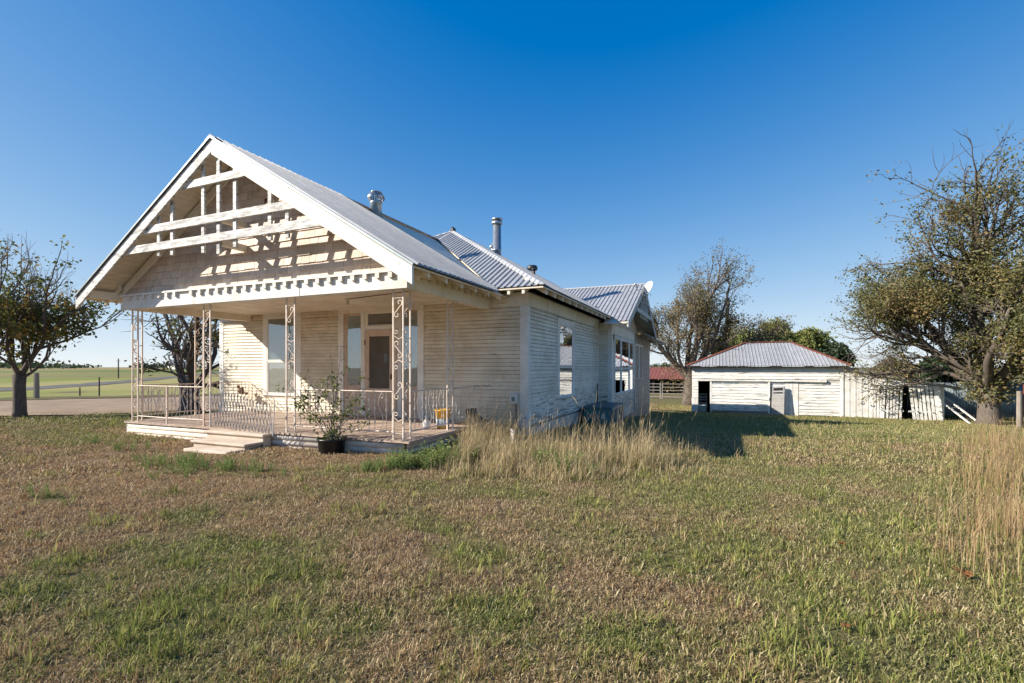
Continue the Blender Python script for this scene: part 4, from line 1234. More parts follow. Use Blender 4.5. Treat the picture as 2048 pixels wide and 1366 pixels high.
# shell: side and back walls, front core pieces beside the opening
GB(MB().box(GX0, GX0 + 0.08, GY + 0.08, GY + DEPTH, GG - 0.4, GE), 'wall', 'garage')
GB(MB().box(GX1 - 0.08, GX1, GY + 0.08, GY + DEPTH, GG - 0.4, GE), 'wall', 'garage')
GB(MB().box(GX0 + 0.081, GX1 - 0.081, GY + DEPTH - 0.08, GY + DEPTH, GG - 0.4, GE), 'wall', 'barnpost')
GB(MB().box(DO[1], GX1 - 0.001, GY + 0.004, GY + 0.078, GG - 0.4, GE), 'front_wall', 'garage_grey')
GB(MB().box(GX0 + 0.001, DO[0], GY + 0.004, GY + 0.078, GG - 0.4, GE), 'front_wall', 'garage_grey')
GB(MB().box(DO[0] + 0.001, DO[1] - 0.001, GY + 0.004, GY + 0.078, Z - 0.62, GE), 'front_wall', 'garage_grey')
ge = 0.145
gf.siding(GX0 + 0.02, GX1 - 0.1, Z - 0.60, GE - 0.03, ge, 'garage', gar, jit=0.004)
gf.siding(3.62, GX1 - 0.1, GG + 0.03, Z - 0.70, ge, 'garage', gar, jit=0.006)
gf.siding(GX0 + 0.02, DO[0] - 0.01, Z - 1.60, Z - 0.62, ge, 'garage', gar, jit=0.003)
for (a, b) in ((GX0 - 0.01, GX0 + 0.16), (GX0 + 0.165, DO[0] - 0.01)):
    bevel(GB(gf.box(a, b, GG - 0.1, Z - 1.62, 0.0, 0.045), 'jamb_board', 'picket'), 0.004)
bevel(GB(gf.box(GX1 - 0.10, GX1 + 0.02, GG - 0.1, GE, 0.0, 0.045), 'corner_board', 'picket'), 0.004)
bevel(GB(gf.box(-1.0, 4.55, Z - 0.72, Z - 0.63, 0.01, 0.13), 'door_track', 'garage'), 0.004)
bevel(GB(gf.box(4.42, 4.75, Z - 0.725, Z - 0.61, 0.02, 0.15), 'track_end', 'picket'), 0.004)
# sliding door hung from the track
sd = GB(gf.box(DO[1] + 0.0, 2.36, GG + 0.10, Z - 0.735, 0.05, 0.075), 'sliding_door', 'garage_grey')
gs = Wall((0, GY - 0.076, 0), (1, 0, 0), (0, -1, 0))
gs.siding(DO[1] + 0.09, 2.30, GG + 0.15, Z - 0.86, ge, 'garage', sd, jit=0.006, name='door_board', gone=((1.7, 2.3, Z - 1.78, Z - 1.58), (0.3, 1.1, GG, GG + 0.22)))
for (a, b, c, d2) in ((DO[1], DO[1] + 0.09, GG + 0.06, Z - 0.735), (2.30, 2.38, GG + 0.06, Z - 0.735)):
    bevel(gf.box(a, b, c, d2, 0.076, 0.105).build('stile', 'picket', sd), 0.004)
for i, (a, b) in enumerate(((-0.22, 0.20), (0.27, 0.72), (0.76, 0.98))):
    gf.box(a, b, Z - 0.855, Z - 0.75, 0.076, 0.080).build('door_pane', 'blinddark', sd)
bevel(MB().bar((1.25, GY - 0.11, Z - 1.50), (2.34, GY - 0.12, Z - 1.57), 0.02, 0.13).build('loose_board', 'garage', sd), 0.003)
bevel(MB().bar((1.75, GY - 0.12, Z - 1.86), (2.36, GY - 0.14, Z - 1.88), 0.02, 0.12).build('loose_board', 'garage', sd), 0.003)
# crooked grey door leaning out, with two slots
cd = GB(MB().hexa([(2.42, GY - 0.16, GG + 0.02), (2.98, GY - 0.36, GG + 0.02), (2.98, GY - 0.32, GG + 0.02), (2.42, GY - 0.12, GG + 0.02),
                   (2.48, GY - 0.10, Z - 0.95), (3.02, GY - 0.22, Z - 0.93), (3.02, GY - 0.18, Z - 0.93), (2.48, GY - 0.06, Z - 0.95)]), 'side_door', 'garage_grey')
def cdp(u, z):       # point on the face of the crooked door
    t = (z - GG - 0.02) / (Z - 0.95 - GG - 0.02)
    a = Vector((2.42, GY - 0.16, 0)).lerp(Vector((2.48, GY - 0.10, 0)), t); b_ = Vector((2.98, GY - 0.36, 0)).lerp(Vector((3.02, GY - 0.22, 0)), t)
    p = a.lerp(b_, u) + Vector((-0.006, -0.018, 0)); p.z = z + u * 0.02; return p
z_ = GG + 0.05; 
while z_ < Z - 1.42:
    MB().bar(cdp(0.04, z_ + 0.06), cdp(0.96, z_ + 0.06), 0.018, 0.118).build('door_board', 'garage_grey', cd); z_ += 0.125
for zz in (Z - 1.10, Z - 1.32):
    MB().bar(cdp(0.14, zz), cdp(0.80, zz + 0.02), 0.012, 0.10).build('slot', 'dark', cd)
for zz in (Z - 1.00, Z - 1.21, Z - 1.42):
    MB().bar(cdp(0.03, zz), cdp(0.97, zz + 0.02), 0.022, 0.07).build('door_rail', 'garage_grey', cd)
for u_ in (0.06, 0.90):
    MB().bar(cdp(u_, Z - 1.44), cdp(u_, Z - 0.98), 0.05, 0.022, (0, 1, 0)).build('stile', 'garage_grey', cd)
for (a, b) in ((3.03, 3.20), (3.215, 3.36), (3.375, 3.60)):
    bevel(GB(gf.box(a, b, GG - 0.05, Z - 0.725, 0.0, 0.04), 'upright_board', 'picket'), 0.004)
gf.siding(2.40, 3.02, Z - 1.0, Z - 0.73, ge, 'garage', gar)
# garage hip roof
RX0, RX1, RY, RZ = 1.41, 3.66, GY + 3.0, Z + 1.34
EX0, EX1, EY0, EY1, EZ = GX0 - 0.28, GX1 + 0.30, GY - 0.32, GY + DEPTH + 0.32, Z + 0.055
metal_slope([(EX0, EY0, EZ), (EX1, EY0, EZ), (RX1, RY, RZ), (RX0, RY, RZ)], gar, pitch=0.16, cover=0.8)
metal_slope([(EX1, EY0, EZ), (EX1, EY1, EZ), (RX1, RY, RZ)], gar, pitch=0.16, cover=0.8)
metal_slope([(EX0, EY1, EZ), (EX0, EY0, EZ), (RX0, RY, RZ)], gar, pitch=0.16, cover=0.8)
metal_slope([(EX1, EY1, EZ), (EX0, EY1, EZ), (RX0, RY, RZ), (RX1, RY, RZ)], gar, pitch=0.16, cover=0.8)
for a, b in (((EX0, EY0, EZ), (RX0, RY, RZ)), ((EX1, EY0, EZ), (RX1, RY, RZ)), ((RX0, RY, RZ), (RX1, RY, RZ)), ((EX0, EY1, EZ), (RX0, RY, RZ)), ((EX1, EY1, EZ), (RX1, RY, RZ))):
    d_ = (Vector(b) - Vector(a)); d_.z = 0; d_.normalize(); s_ = Vector((-d_.y, d_.x, 0))
    cap_strip(a, b, 0.12, tuple(s_ + Vector((0, 0, -0.32))), tuple(-s_ + Vector((0, 0, -0.32))), gar, 'redcap', 'red_cap', 0.06)
m = MB()
m.add([(EX0 + .03, EY0 + .03, EZ - .03), (EX1 - .03, EY0 + .03, EZ - .03), (EX1 - .03, EY1, EZ - .03), (EX0 + .03, EY1, EZ - .03), (EX0 + .03, EY0 + .03, EZ - .05), (EX1 - .03, EY0 + .03, EZ - .05), (EX1 - .03, EY1, EZ - .05), (EX0 + .03, EY1, EZ - .05)],
      [(0, 1, 2, 3), (7, 6, 5, 4), (0, 4, 5, 1), (1, 5, 6, 2), (2, 6, 7, 3), (3, 7, 4, 0)])
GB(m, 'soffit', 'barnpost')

# chair and bin inside the open door
ch = empty('wooden_chair', (-0.72, 27.35, GG), 'grey ladder-back chair standing inside the open garage doorway', 'chair')
for sx in (-0.17, 0.17):
    for sy in (0, 0.34):
        MB().bar((-0.70 + sx, 27.3 + sy, GG - 0.02), (-0.70 + sx, 27.3 + sy, GG + (0.95 if sy else 0.44)), 0.035, 0.035, (0, 1, 0)).build('leg', 'garage_grey', ch)
MB().box(-0.90, -0.50, 27.27, 27.67, GG + 0.44, GG + 0.47).build('seat', 'garage_grey', ch)
for zz in (0.58, 0.72, 0.87):
    MB().box(-0.86, -0.54, 27.63, 27.66, GG + zz, GG + zz + 0.07).build('back_slat', 'garage_grey', ch)
bn = MB().lathe([(0.13, 0), (0.16, 0.02), (0.19, 0.36), (0.20, 0.37), (0.20, 0.40), (0.17, 0.40), (0.14, 0.06)], (0, 0, 0), 16).build('plastic_bin', 'bluelabel', None, True, loc=(-0.72, 26.90, GG - 0.02))
BIN = prop(bn, 'pale blue grey bin standing before the open garage doorway', 'bin')

# lean-to with vertical sheets and two picket gates
LX0, LX1 = GX1 + 0.03, 9.15
LG = -0.95
ln = empty('lean_to_shed', (7.3, GY, LG), 'white lean-to shed with sloping roof edge joined to the garage', 'shed')
def lz_(x): return Z - 0.02 - (x - LX0) * 0.215
def LBd(mb, name, mat, par=None): return mb.build(name, mat, par or ln)
x = LX0
while x < LX1 - 0.02:
    w = 0.235 if x < 6.4 else 0.30
    b = min(x + w, LX1)
    zlo = LG - 0.1 if x < 6.45 else Z - 0.82
    if x >= 6.45: zlo += RNG.uniform(-0.02, 0.02)
    zlo = min(zlo, lz_(b) - 0.12)
    m = MB().hexa([(x, GY - 0.01, zlo), (b - 0.006, GY - 0.01, zlo), (b - 0.006, GY + 0.01, zlo), (x, GY + 0.01, zlo),
                   (x, GY - 0.01, lz_(x) - 0.05), (b - 0.006, GY - 0.01, lz_(b) - 0.05), (b - 0.006, GY + 0.01, lz_(b) - 0.05), (x, GY + 0.01, lz_(x) - 0.05)])
    LBd(m, 'wall_sheet', 'leanmetal')
    if x < 6.4: LBd(MB().box(b - 0.022, b - 0.004, GY - 0.026, GY - 0.012, zlo, lz_(b) - 0.06), 'seam_rib', 'leanmetal')
    x = b
LBd(MB().box(LX1 - 0.06, LX1, GY + 0.02, GY + 5.0, LG - 0.2, lz_(LX1) - 0.06), 'side_wall', 'garage_grey')
LBd(MB().box(LX0 + 0.01, LX1, GY + 4.9, GY + 5.0, LG - 0.2, lz_(LX1) - 0.06), 'back_wall', 'barnpost')
LBd(MB().bar((LX0, GY - 0.12, lz_(LX0) - 0.03), (LX1 + 0.55, GY - 0.12, lz_(LX1 + 0.55) - 0.03), 0.03, 0.10), 'rake_board', 'garage_grey')
metal_slope([(LX1 + 0.6, GY - 0.15, lz_(LX1 + 0.6) + 0.03), (LX1 + 0.6, GY + 5.1, lz_(LX1 + 0.6) + 0.03), (LX0, GY + 5.1, lz_(LX0) + 0.03), (LX0, GY - 0.15, lz_(LX0) + 0.03)], ln, 'corr', pitch=0.16, cover=0.8)
LBd(MB().box(6.45, LX1, GY - 0.05, GY - 0.012, Z - 0.86, Z - 0.81), 'door_rail', 'leanmetal')
LBd(MB().box(8.95, LX1 + 0.01, GY - 0.04, GY + 0.02, LG - 0.1, lz_(LX1) - 0.06), 'corner_post', 'picket')
GATES = []
def picket_gate(x0, x1, n, lean, wide, name, label, y=GY - 0.10):
    g = empty(name, ((x0 + x1) / 2, y, LG), label, 'gate', 'picket gates on the lean-to')
    GATES.append(g)
    for zz in (LG + 0.42, Z - 0.98):
        MB().box(x0, x1, y + 0.012, y + 0.035, zz, zz + 0.08).build('gate_rail', 'picket', g)
    st = (x1 - x0) / n
    for i in range(n):
        a = x0 + i * st
        w = st * (1.5 if i in wide else 0.72)
        if i - 1 in wide: continue
        dx = lean * (1 if lean else 0) + RNG.uniform(-0.012, 0.012)
        lo = LG - 0.02 + RNG.uniform(0, 0.05); hi = Z - 0.84 + RNG.uniform(-0.02, 0.02)
        m = MB().hexa([(a + dx, y - 0.012, lo), (a + w + dx, y - 0.012, lo), (a + w + dx, y + 0.011, lo), (a + dx, y + 0.011, lo),
                       (a, y - 0.012, hi), (a + w, y - 0.012, hi), (a + w, y + 0.011, hi), (a, y + 0.011, hi)])
        bevel(m.build('picket', 'picket', g), 0.003)
picket_gate(6.50, 7.70, 10, -0.05, (3,), 'picket_gate', 'white picket gate beside the metal sheets, closed, one picket extra wide')
picket_gate(7.86, 9.02, 8, 0.16, (6,), 'picket_gate', 'greyish white slanting picket gate at the outer end of the lean-to', GY - 0.16)

# corrugated metal fence behind the big tree
fn = empty('sheet_fence', (12.5, 29.6, LG), 'tall corrugated grey-green metal fence behind the big tree', 'fence')
FY = 29.6
x = 8.6
while x < 18.5:
    m = MB(); n = 24; w = 0.66
    lo, hi = [], []
    top = Z - 0.72 + RNG.uniform(-0.04, 0.04)
    for i in range(n + 1):
        xx = x + w * i / n; yy = FY + 0.012 * math.sin(2 * math.pi * i / 3.0 * 0.75) + 0.004 * (int(x * 10) % 2)
        lo.append((xx, yy, LG - 0.3)); hi.append((xx, yy, top))
    m.add(lo + hi, [(i, i + 1, n + 2 + i, n + 1 + i) for i in range(n)])
    o = m.build('fence_sheet', 'corr', fn, True); o.modifiers.new('t', 'SOLIDIFY').thickness = 0.002
    x += w - 0.03
for xx in np.arange(9.5, 18, 2.4):
    MB().box(xx - 0.05, xx + 0.05, FY + 0.04, FY + 0.14, LG - 0.2, Z - 0.75).build('post', 'wood', fn)
MB().bar((8.6, FY + 0.05, Z - 0.95), (18.5, FY + 0.05, Z - 0.95), 0.04, 0.09).build('rail', 'wood', fn)

# planks leaning by the tree
lad = empty('leaning_ladder', (9.2, 26.3, LG), 'weathered white wooden ladder leaning by the big tree trunk', 'ladder')
a0, b0 = Vector((9.45, 25.55, LG - 0.02)), Vector((8.95, 26.75, Z - 1.28))
a0 = Vector((9.62, 25.3, LG - 0.03)); b0 = Vector((8.96, 28.4, Z - 1.05))
for off in (Vector((0, 0, 0)), Vector((0.36, 0.1, 0.0))):
    bevel(MB().bar(a0 + off, b0 + off, 0.09, 0.04, (0.3, -0.4, 1)).build('rail', 'picket', lad), 0.004)
for i in range(7):
    t = 0.08 + i * 0.14
    p = a0.lerp(b0, t)
    MB().bar(p + Vector((0.02, 0, 0)), p + Vector((0.35, 0.1, 0)), 0.03, 0.03).build('rung', 'wood', lad)

def post(name, x, y, h, r, mat, label, cat='post', tilt=(0, 0), group=None, n=8):
    g0 = gz(x, y)
    m = MB().tube([(x, y, g0 - 0.15), (x + tilt[0] * 0.5, y + tilt[1] * 0.5, g0 + h * 0.5), (x + tilt[0], y + tilt[1], g0 + h)], [r, r * 0.95, r * 0.85], n)
    return prop(m.build(name, mat), label, cat, group)
post('fence_post', 11.95, 27.7, 1.6, 0.10, 'wood', 'thick grey wooden fence post at the picture edge near the big tree')
tp = empty('steel_post', (12.2, 27.9, gz(12.2, 27.9)), 'thin rusty steel fence post with yellow clips beside the grey post', 'post')
g0 = gz(12.2, 27.9)
MB().box(12.17, 12.23, 27.87, 27.93, g0 - 0.2, g0 + 1.9).build('post', 'redcap', tp)
for zz in (0.45, 0.82):
    MB().box(12.13, 12.38, 27.85, 27.868, g0 + zz, g0 + zz + 0.03).build('clip', 'yellow', tp)

# ------------------------------------------------------------------ barn and pens beyond
barn = empty('red_roofed_barn', (-4, 45, -0.85), 'low open barn with rusty red metal roof beyond the yard', 'barn')
metal_slope([(-13, 44, Z - 1.05), (2.6, 44, Z - 1.05), (2.6, 48, Z - 0.02), (-13, 48, Z - 0.02)], barn, 'redroof', pitch=0.3, cover=1.2)
metal_slope([(2.6, 52, Z - 1.05), (-13, 52, Z - 1.05), (-13, 48, Z - 0.02), (2.6, 48, Z - 0.02)], barn, 'redroof', pitch=0.3, cover=1.2)
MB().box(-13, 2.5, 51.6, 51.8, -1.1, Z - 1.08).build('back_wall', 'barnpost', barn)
MB().box(2.3, 2.5, 44.6, 51.5, -1.1, Z - 1.08).build('side_wall', 'barnpost', barn)
for xx in np.arange(-12.8, 2.4, 2.5):
    MB().box(xx, xx + 0.15, 44.3, 44.45, -1.1, Z - 1.08).build('post', 'barnpost', barn)
MB().box(-13, 2.6, 44.28, 44.5, Z - 1.2, Z - 1.07).build('beam', 'barnpost', barn)
MB().box(-12.9, 2.4, 47.5, 51.4, -1.1, -0.3).build('dark_block', 'barnpost', barn)  # dark block filling the lower back of the barn
PENS = []
for q, (xa, xb) in enumerate(((-7.2, -3.9), (-3.8, -0.5))):
    pen = empty('cattle_panel', ((xa + xb) / 2, 37.5, -0.86), ['pale pipe cattle panel beside the house end, before the barn', 'pale pipe cattle panel next to the bare tree trunk'][q], 'cattle panel', 'pipe panels before the barn')
    PENS.append(pen)
    for i in range(5):
        zz = -0.72 + i * 0.24
        MB().tube([(xa, 37.5, zz), (xb, 37.5, zz)], 0.025, 6).build('rail', 'pipe', pen)
    for xx in (xa + 0.02, (xa + xb) / 2, xb - 0.02):
        MB().tube([(xx, 37.5, -1.0), (xx, 37.5, 0.30)], 0.032, 6).build('post', 'pipe', pen)

# far things on the plain
post('fence_post', -29.4, 12.15, 1.25, 0.115, 'wood', 'thick leaning grey fence post across the gravel road', tilt=(0.12, -0.05))
for i, (x, y, h, lab) in enumerate(((-29.1, 14.5, 1.0, 'thin dark steel post beyond the gravel road, tallest in the grass'), (-30.2, 14.2, 0.45, 'short dark stub post beyond the gravel road'),)):
    post('fence_post', x, y, h, 0.035, 'galv_dark', lab)
pole = empty('utility_pole', (-72, 38, 0), 'thin utility pole standing out on the far field', 'pole')
MB().tube([(-72, 38, -0.2), (-72, 38, 2.6)], [0.085, 0.065], 8).build('pole', 'polewood', pole)
MB().box(-72.35, -71.65, 37.96, 38.04, 2.25, 2.32).build('crossarm', 'polewood', pole)
fb = empty('far_building', (-330, 210, 0), 'tiny white farm building far away on the horizon', 'building')
MB().box(-336, -324, 206, 214, -0.5, 3.2).build('wall', 'plain_white', fb)
m = MB(); m.add([(-337, 205, 3.2), (-323, 205, 3.2), (-323, 215, 3.2), (-337, 215, 3.2), (-337, 210, 5.4), (-323, 210, 5.4)], [(0, 1, 5, 4), (2, 3, 4, 5), (0, 4, 3), (1, 2, 5), (0, 3, 2, 1)])
m.build('roof', 'galv', fb)

# white box on legs behind the far house corner
wb = empty('white_tank', (-14.9, 11.2, 0), 'small white rounded tank on short dark legs behind the far wall corner', 'tank')
MB().lathe([(0.05, 0), (0.17, 0.03), (0.20, 0.10), (0.20, 0.42), (0.17, 0.49), (0.06, 0.52)], (-14.9, 11.2, 0.22), 16).build('body', 'plain_white', wb, True)
for a in (0.4, 2.5, 4.6):
    MB().tube([(-14.9 + 0.14 * math.cos(a), 11.2 + 0.14 * math.sin(a), -0.05), (-14.9 + 0.12 * math.cos(a), 11.2 + 0.12 * math.sin(a), 0.27)], 0.02, 6).build('leg', 'galv_dark', wb)
MB().tube([(-14.9, 11.2, 0.72), (-14.9, 11.2, 0.80)], 0.04, 8).build('valve', 'galv_dark', wb)

# ------------------------------------------------------------------ trees
def rot_about(v, axis, ang): return Matrix.Rotation(ang, 3, axis) @ v
class Tree:
    def __init__(s, seed, leaf_size, leaf_n, leaf_p, spread=0.12, wide=0.55):
        s.r = random.Random(seed); s.q = random.Random(seed + 500); s.b = MB(); s.l = MB(); s.ls = leaf_size; s.ln = leaf_n; s.lp = leaf_p; s.sp = spread; s.wide = wide
        s.seed = seed
    def branch(s, p, d, L, r0, lvl, maxl, kids, ang, up, wig, ratio=0.62, taper=0.45, leafmin=None, dens=None):
        r = s.r
        n = 6 if lvl <= 1 else (5 if lvl == 2 else 4)
        pts = [Vector(p)]; d = Vector(d).normalized(); dirs = [d.copy()]
        for i in range(n):
            d = (d + Vector((r.gauss(0, wig), r.gauss(0, wig), r.gauss(0, wig) + up))).normalized()
            pts.append(pts[-1] + d * (L / n)); dirs.append(d.copy())
        rad = [r0 * (1 - (1 - taper) * i / n) for i in range(n + 1)]
        if lvl == maxl: rad[-1] = r0 * 0.25
        s.b.tube(pts, rad, (9, 7, 5, 4, 3, 3, 3)[lvl], cap=False)
        if lvl < maxl:
            k = kids[lvl]
            for c in range(k):
                t = 0.30 + 0.70 * (c + r.random()) / k if lvl > 0 else 0.45 + 0.55 * (c + r.random()) / k
                t = min(t, 1.0)
                fi = t * n; i = min(n - 1, int(fi)); q = pts[i].lerp(pts[i + 1], fi - i); dd = dirs[i + 1]
                ax = dd.cross(Vector((r.gauss(0, 1), r.gauss(0, 1), r.gauss(0, 1))))
                if ax.length < 1e-3: ax = Vector((1, 0, 0))
                nd = rot_about(dd, ax.normalized(), r.gauss(ang[min(lvl, len(ang) - 1)], 0.2))
                nd.z += up * 1.5
                rr = rad[i] * (0.55 + 0.2 * r.random())
                s.branch(q, nd, L * ratio * r.uniform(0.7, 1.2), rr, lvl + 1, maxl, kids, ang, up, wig * 1.08, ratio, taper, leafmin, dens)
            # leader continues
            s.branch(pts[-1], dirs[-1], L * ratio * 0.95, rad[-1], lvl + 1, maxl, kids, ang, up, wig, ratio, taper, leafmin, dens)
        if lvl >= maxl - 1:
            pr = s.lp; ql = s.q
            if dens: pr *= dens(pts[-1])
            for i in range(1, n + 1):
                if ql.random() < pr:
                    bv0 = 0.5 + 0.5 * mnoise.noise(pts[i] * 0.6 + Vector((s.seed, 0, 0))) + ql.gauss(0, 0.12)
                    for q in range(max(1, int(s.ln * ql.uniform(0.4, 1.5)))):
                        pp = pts[i] + Vector((ql.gauss(0, s.sp), ql.gauss(0, s.sp), ql.gauss(0, s.sp * 0.8)))
                        leaf(s.l, pp, (ql.uniform(-1, 1), ql.uniform(-1, 1), ql.uniform(-1, 0.5)), s.ls * ql.uniform(0.55, 1.4), ql, min(1, max(0, bv0 + ql.gauss(0, 0.14))), s.wide)
    def done(s, name, loc, label, leafm, bark='bark', cat='tree', group=None):
        e = empty(name, loc, label, cat, group)
        s.b.build('trunk', bark, e, True)
        if s.l.v: s.l.build('crown', leafm, e, attr=True)
        return e

# tree at the left edge
tx, ty = -19.1, 7.5; tg = gz(tx, ty)
T = Tree(3, 0.115, 8, 0.48, 0.11, 0.7)
T.b.tube([(tx, ty, tg - 0.1), (tx + 0.02, ty, tg + 0.15), (tx + 0.0, ty, tg + 0.9), (tx - 0.02, ty, tg + 1.25)], [0.22, 0.165, 0.145, 0.17], 10)
b1 = Vector((tx, ty, tg + 1.15))
dn1 = lambda p: 1.0 if p.z < tg + 3.6 else 0.22
for (dv, L, rr) in (((-0.75, -0.2, 0.85), 1.6, 0.075), ((-0.2, 0.2, 1.2), 2.15, 0.085), ((0.60, 0.35, 1.0), 1.95, 0.085), ((0.2, -0.5, 1.0), 1.5, 0.065), ((-0.5, 0.6, 0.8), 1.5, 0.065), ((0.9, 0.2, 0.45), 1.3, 0.05)):
    T.branch(b1, dv, L, rr, 1, 4, (0, 3, 4, 3), (0, 0.55, 0.65, 0.7), 0.07, 0.15, 0.68, 0.5, None, dn1)
T.done('broadleaf_tree', (tx, ty, tg), 'green and orange leaved tree by the gravel road, cut by the picture edge', 'leaf_left')

# leafless tree at the very edge, just nearer
tx, ty = -19.2, 6.7; tg = gz(tx, ty)
T = Tree(12, 0.10, 4, 0.05, 0.08, 0.6)
T.b.tube([(tx, ty, tg - 0.1), (tx, ty, tg + 0.8), (tx + 0.04, ty, tg + 1.6)], [0.14, 0.11, 0.10], 8)
for (dv, L, rr) in (((0.35, 0.1, 1.3), 2.0, 0.06), ((-0.3, 0.2, 1.2), 1.8, 0.06), ((0.1, -0.3, 1.3), 1.9, 0.055), ((0.6, 0.3, 1.0), 1.6, 0.045)):
    T.branch((tx, ty, tg + 1.45), dv, L, rr, 1, 4, (0, 4, 3, 3), (0, 0.42, 0.5, 0.55), 0.09, 0.12, 0.64, 0.5)
T.done('leafless_tree', (tx, ty, tg), 'bare grey twiggy tree at the picture edge beside the green and orange tree', 'leaf_left', 'twig')

# bare multi-stem tree behind the porch
tx, ty = -16.0, 10.5; tg = gz(tx, ty)
T = Tree(9, 0.11, 6, 0.07, 0.10, 0.6)
T.b.tube([(tx, ty, tg - 0.1), (tx, ty, tg + 0.2), (tx + 0.02, ty, tg + 0.6), (tx, ty, tg + 0.95)], [0.40, 0.30, 0.27, 0.32], 11)
for (dv, L, rr) in (((-1.0, 0.0, 0.80), 2.5, 0.12), ((-0.55, -0.3, 1.0), 1.4, 0.07), ((0.05, 0.1, 1.1), 2.2, 0.15), ((0.6, 0.6, 0.9), 1.7, 0.11), ((0.8, 0.6, 0.5), 1.4, 0.08), ((0.3, -0.1, 1.1), 1.7, 0.09)):
    T.branch((tx + dv[0] * 0.12, ty + dv[1] * 0.1, tg + 0.8), dv, L, rr, 1, 4, (0, 4, 4, 3), (0, 0.6, 0.7, 0.8), 0.02, 0.17, 0.64, 0.55)
T.done('bare_tree', (tx, ty, tg), 'nearly bare many-stemmed tree behind the porch railing', 'leaf_left')

# big tree at the right edge
tx, ty = 9.9, 25.5; tg = -0.85
T = Tree(21, 0.11, 11, 0.85, 0.18, 0.6)
T.b.tube([(tx, ty, tg - 0.2), (tx, ty, tg + 0.25), (tx, ty, tg + 1.1), (tx + 0.1, ty, tg + 1.9)], [0.52, 0.37, 0.33, 0.38], 12)
def dn2(p):
    # clumps with bare twig patches, thinner at the top
    v = mnoise.noise(p * 0.45 + Vector((7, 1, 0)))
    k = max(0.05, min(1.0, 0.75 + 1.5 * v)) * (1.0 if p.z < 6.0 else 0.55)
    if p.x < 9.2 and p.z < 2.4: k *= 0.05
    elif p.x < 8.6 and p.z < 3.4: k *= 0.10
    return k
for (dv, L, rr) in (((-1.0, -0.1, 0.75), 2.7, 0.20), ((-0.8, 0.2, 0.95), 3.4, 0.23), ((-0.25, -0.2, 1.2), 4.1, 0.27), ((0.35, 0.2, 1.1), 4.0, 0.26), ((0.9, -0.1, 0.8), 3.0, 0.22), ((-0.5, -0.7, 0.8), 2.7, 0.18), ((0.3, 0.8, 0.8), 2.7, 0.18), ((-0.9, 0.4, 0.6), 2.2, 0.12), ((0.4, -0.8, 0.7), 2.4, 0.16), ((-1.0, -0.4, 0.55), 2.0, 0.10)):
    T.branch((tx + dv[0] * 0.15, ty + dv[1] * 0.15, tg + 1.6), dv, L, rr, 1, 5, (0, 4, 4, 3, 3), (0, 0.55, 0.65, 0.75, 0.8), 0.03, 0.17, 0.66, 0.5, None, dn2)
rr_ = T.r
for q in range(2600):        # leafy sprouts round the trunk
    a = rr_.uniform(0, 6.28); h_ = rr_.uniform(0.95, 3.4); rad_ = rr_.uniform(0.30, 0.4 + 0.30 * h_)
    leaf(T.l, (tx + rad_ * math.cos(a), ty + rad_ * math.sin(a), tg + h_), (rr_.uniform(-1, 1), rr_.uniform(-1, 1), rr_.uniform(-1, .5)), 0.12 * rr_.uniform(.7, 1.3), rr_, rr_.random(), 0.6)
big_tree = T.done('spreading_tree', (tx, ty, tg), 'big spreading olive and brown leaved tree beside the lean-to shed', 'leaf_right')

# tall thin-leaved tree between house and garage
tx, ty = -1.95, 31.7; tg = -0.85
T = Tree(33, 0.115, 6, 0.42, 0.17, 0.55)
T.b.tube([(tx, ty, tg - 0.2), (tx, ty, tg + 0.4), (tx + 0.05, ty, tg + 1.6), (tx + 0.1, ty, tg + 2.3)], [0.50, 0.36, 0.29, 0.34], 11)
for (dv, L, rr) in (((-0.55, 0, 1.0), 2.7, 0.15), ((-0.25, 0.2, 1.2), 3.2, 0.20), ((0.1, -0.1, 1.3), 3.6, 0.24), ((0.4, 0.1, 1.2), 3.2, 0.20), ((-0.8, -0.2, 0.5), 2.2, 0.11), ((0.8, 0.0, 0.9), 2.3, 0.12), ((-0.4, -0.5, 0.9), 2.2, 0.12), ((0.2, 0.6, 1.0), 2.3, 0.12)):
    T.branch((tx + dv[0] * 0.2, ty + dv[1] * 0.2, tg + 1.7), dv, L, rr, 1, 5, (0, 3, 3, 3, 2), (0, 0.42, 0.5, 0.6, 0.7), 0.06, 0.13, 0.66, 0.5)
for q in range(900):
    a = T.r.uniform(0, 6.28); h_ = T.r.uniform(0.8, 3.6); rad_ = T.r.uniform(0.4, 1.5)
    leaf(T.l, (tx - 0.5 + rad_ * math.cos(a), ty + rad_ * math.sin(a), tg + h_), (T.r.uniform(-1, 1), T.r.uniform(-1, 1), T.r.uniform(-1, .5)), 0.12 * T.r.uniform(.7, 1.3), T.r, T.r.random(), 0.6)
thin_tree = T.done('thin_tree', (tx, ty, tg), 'tall twiggy tree with sparse brown green leaves between house and garage', 'leaf_mid')

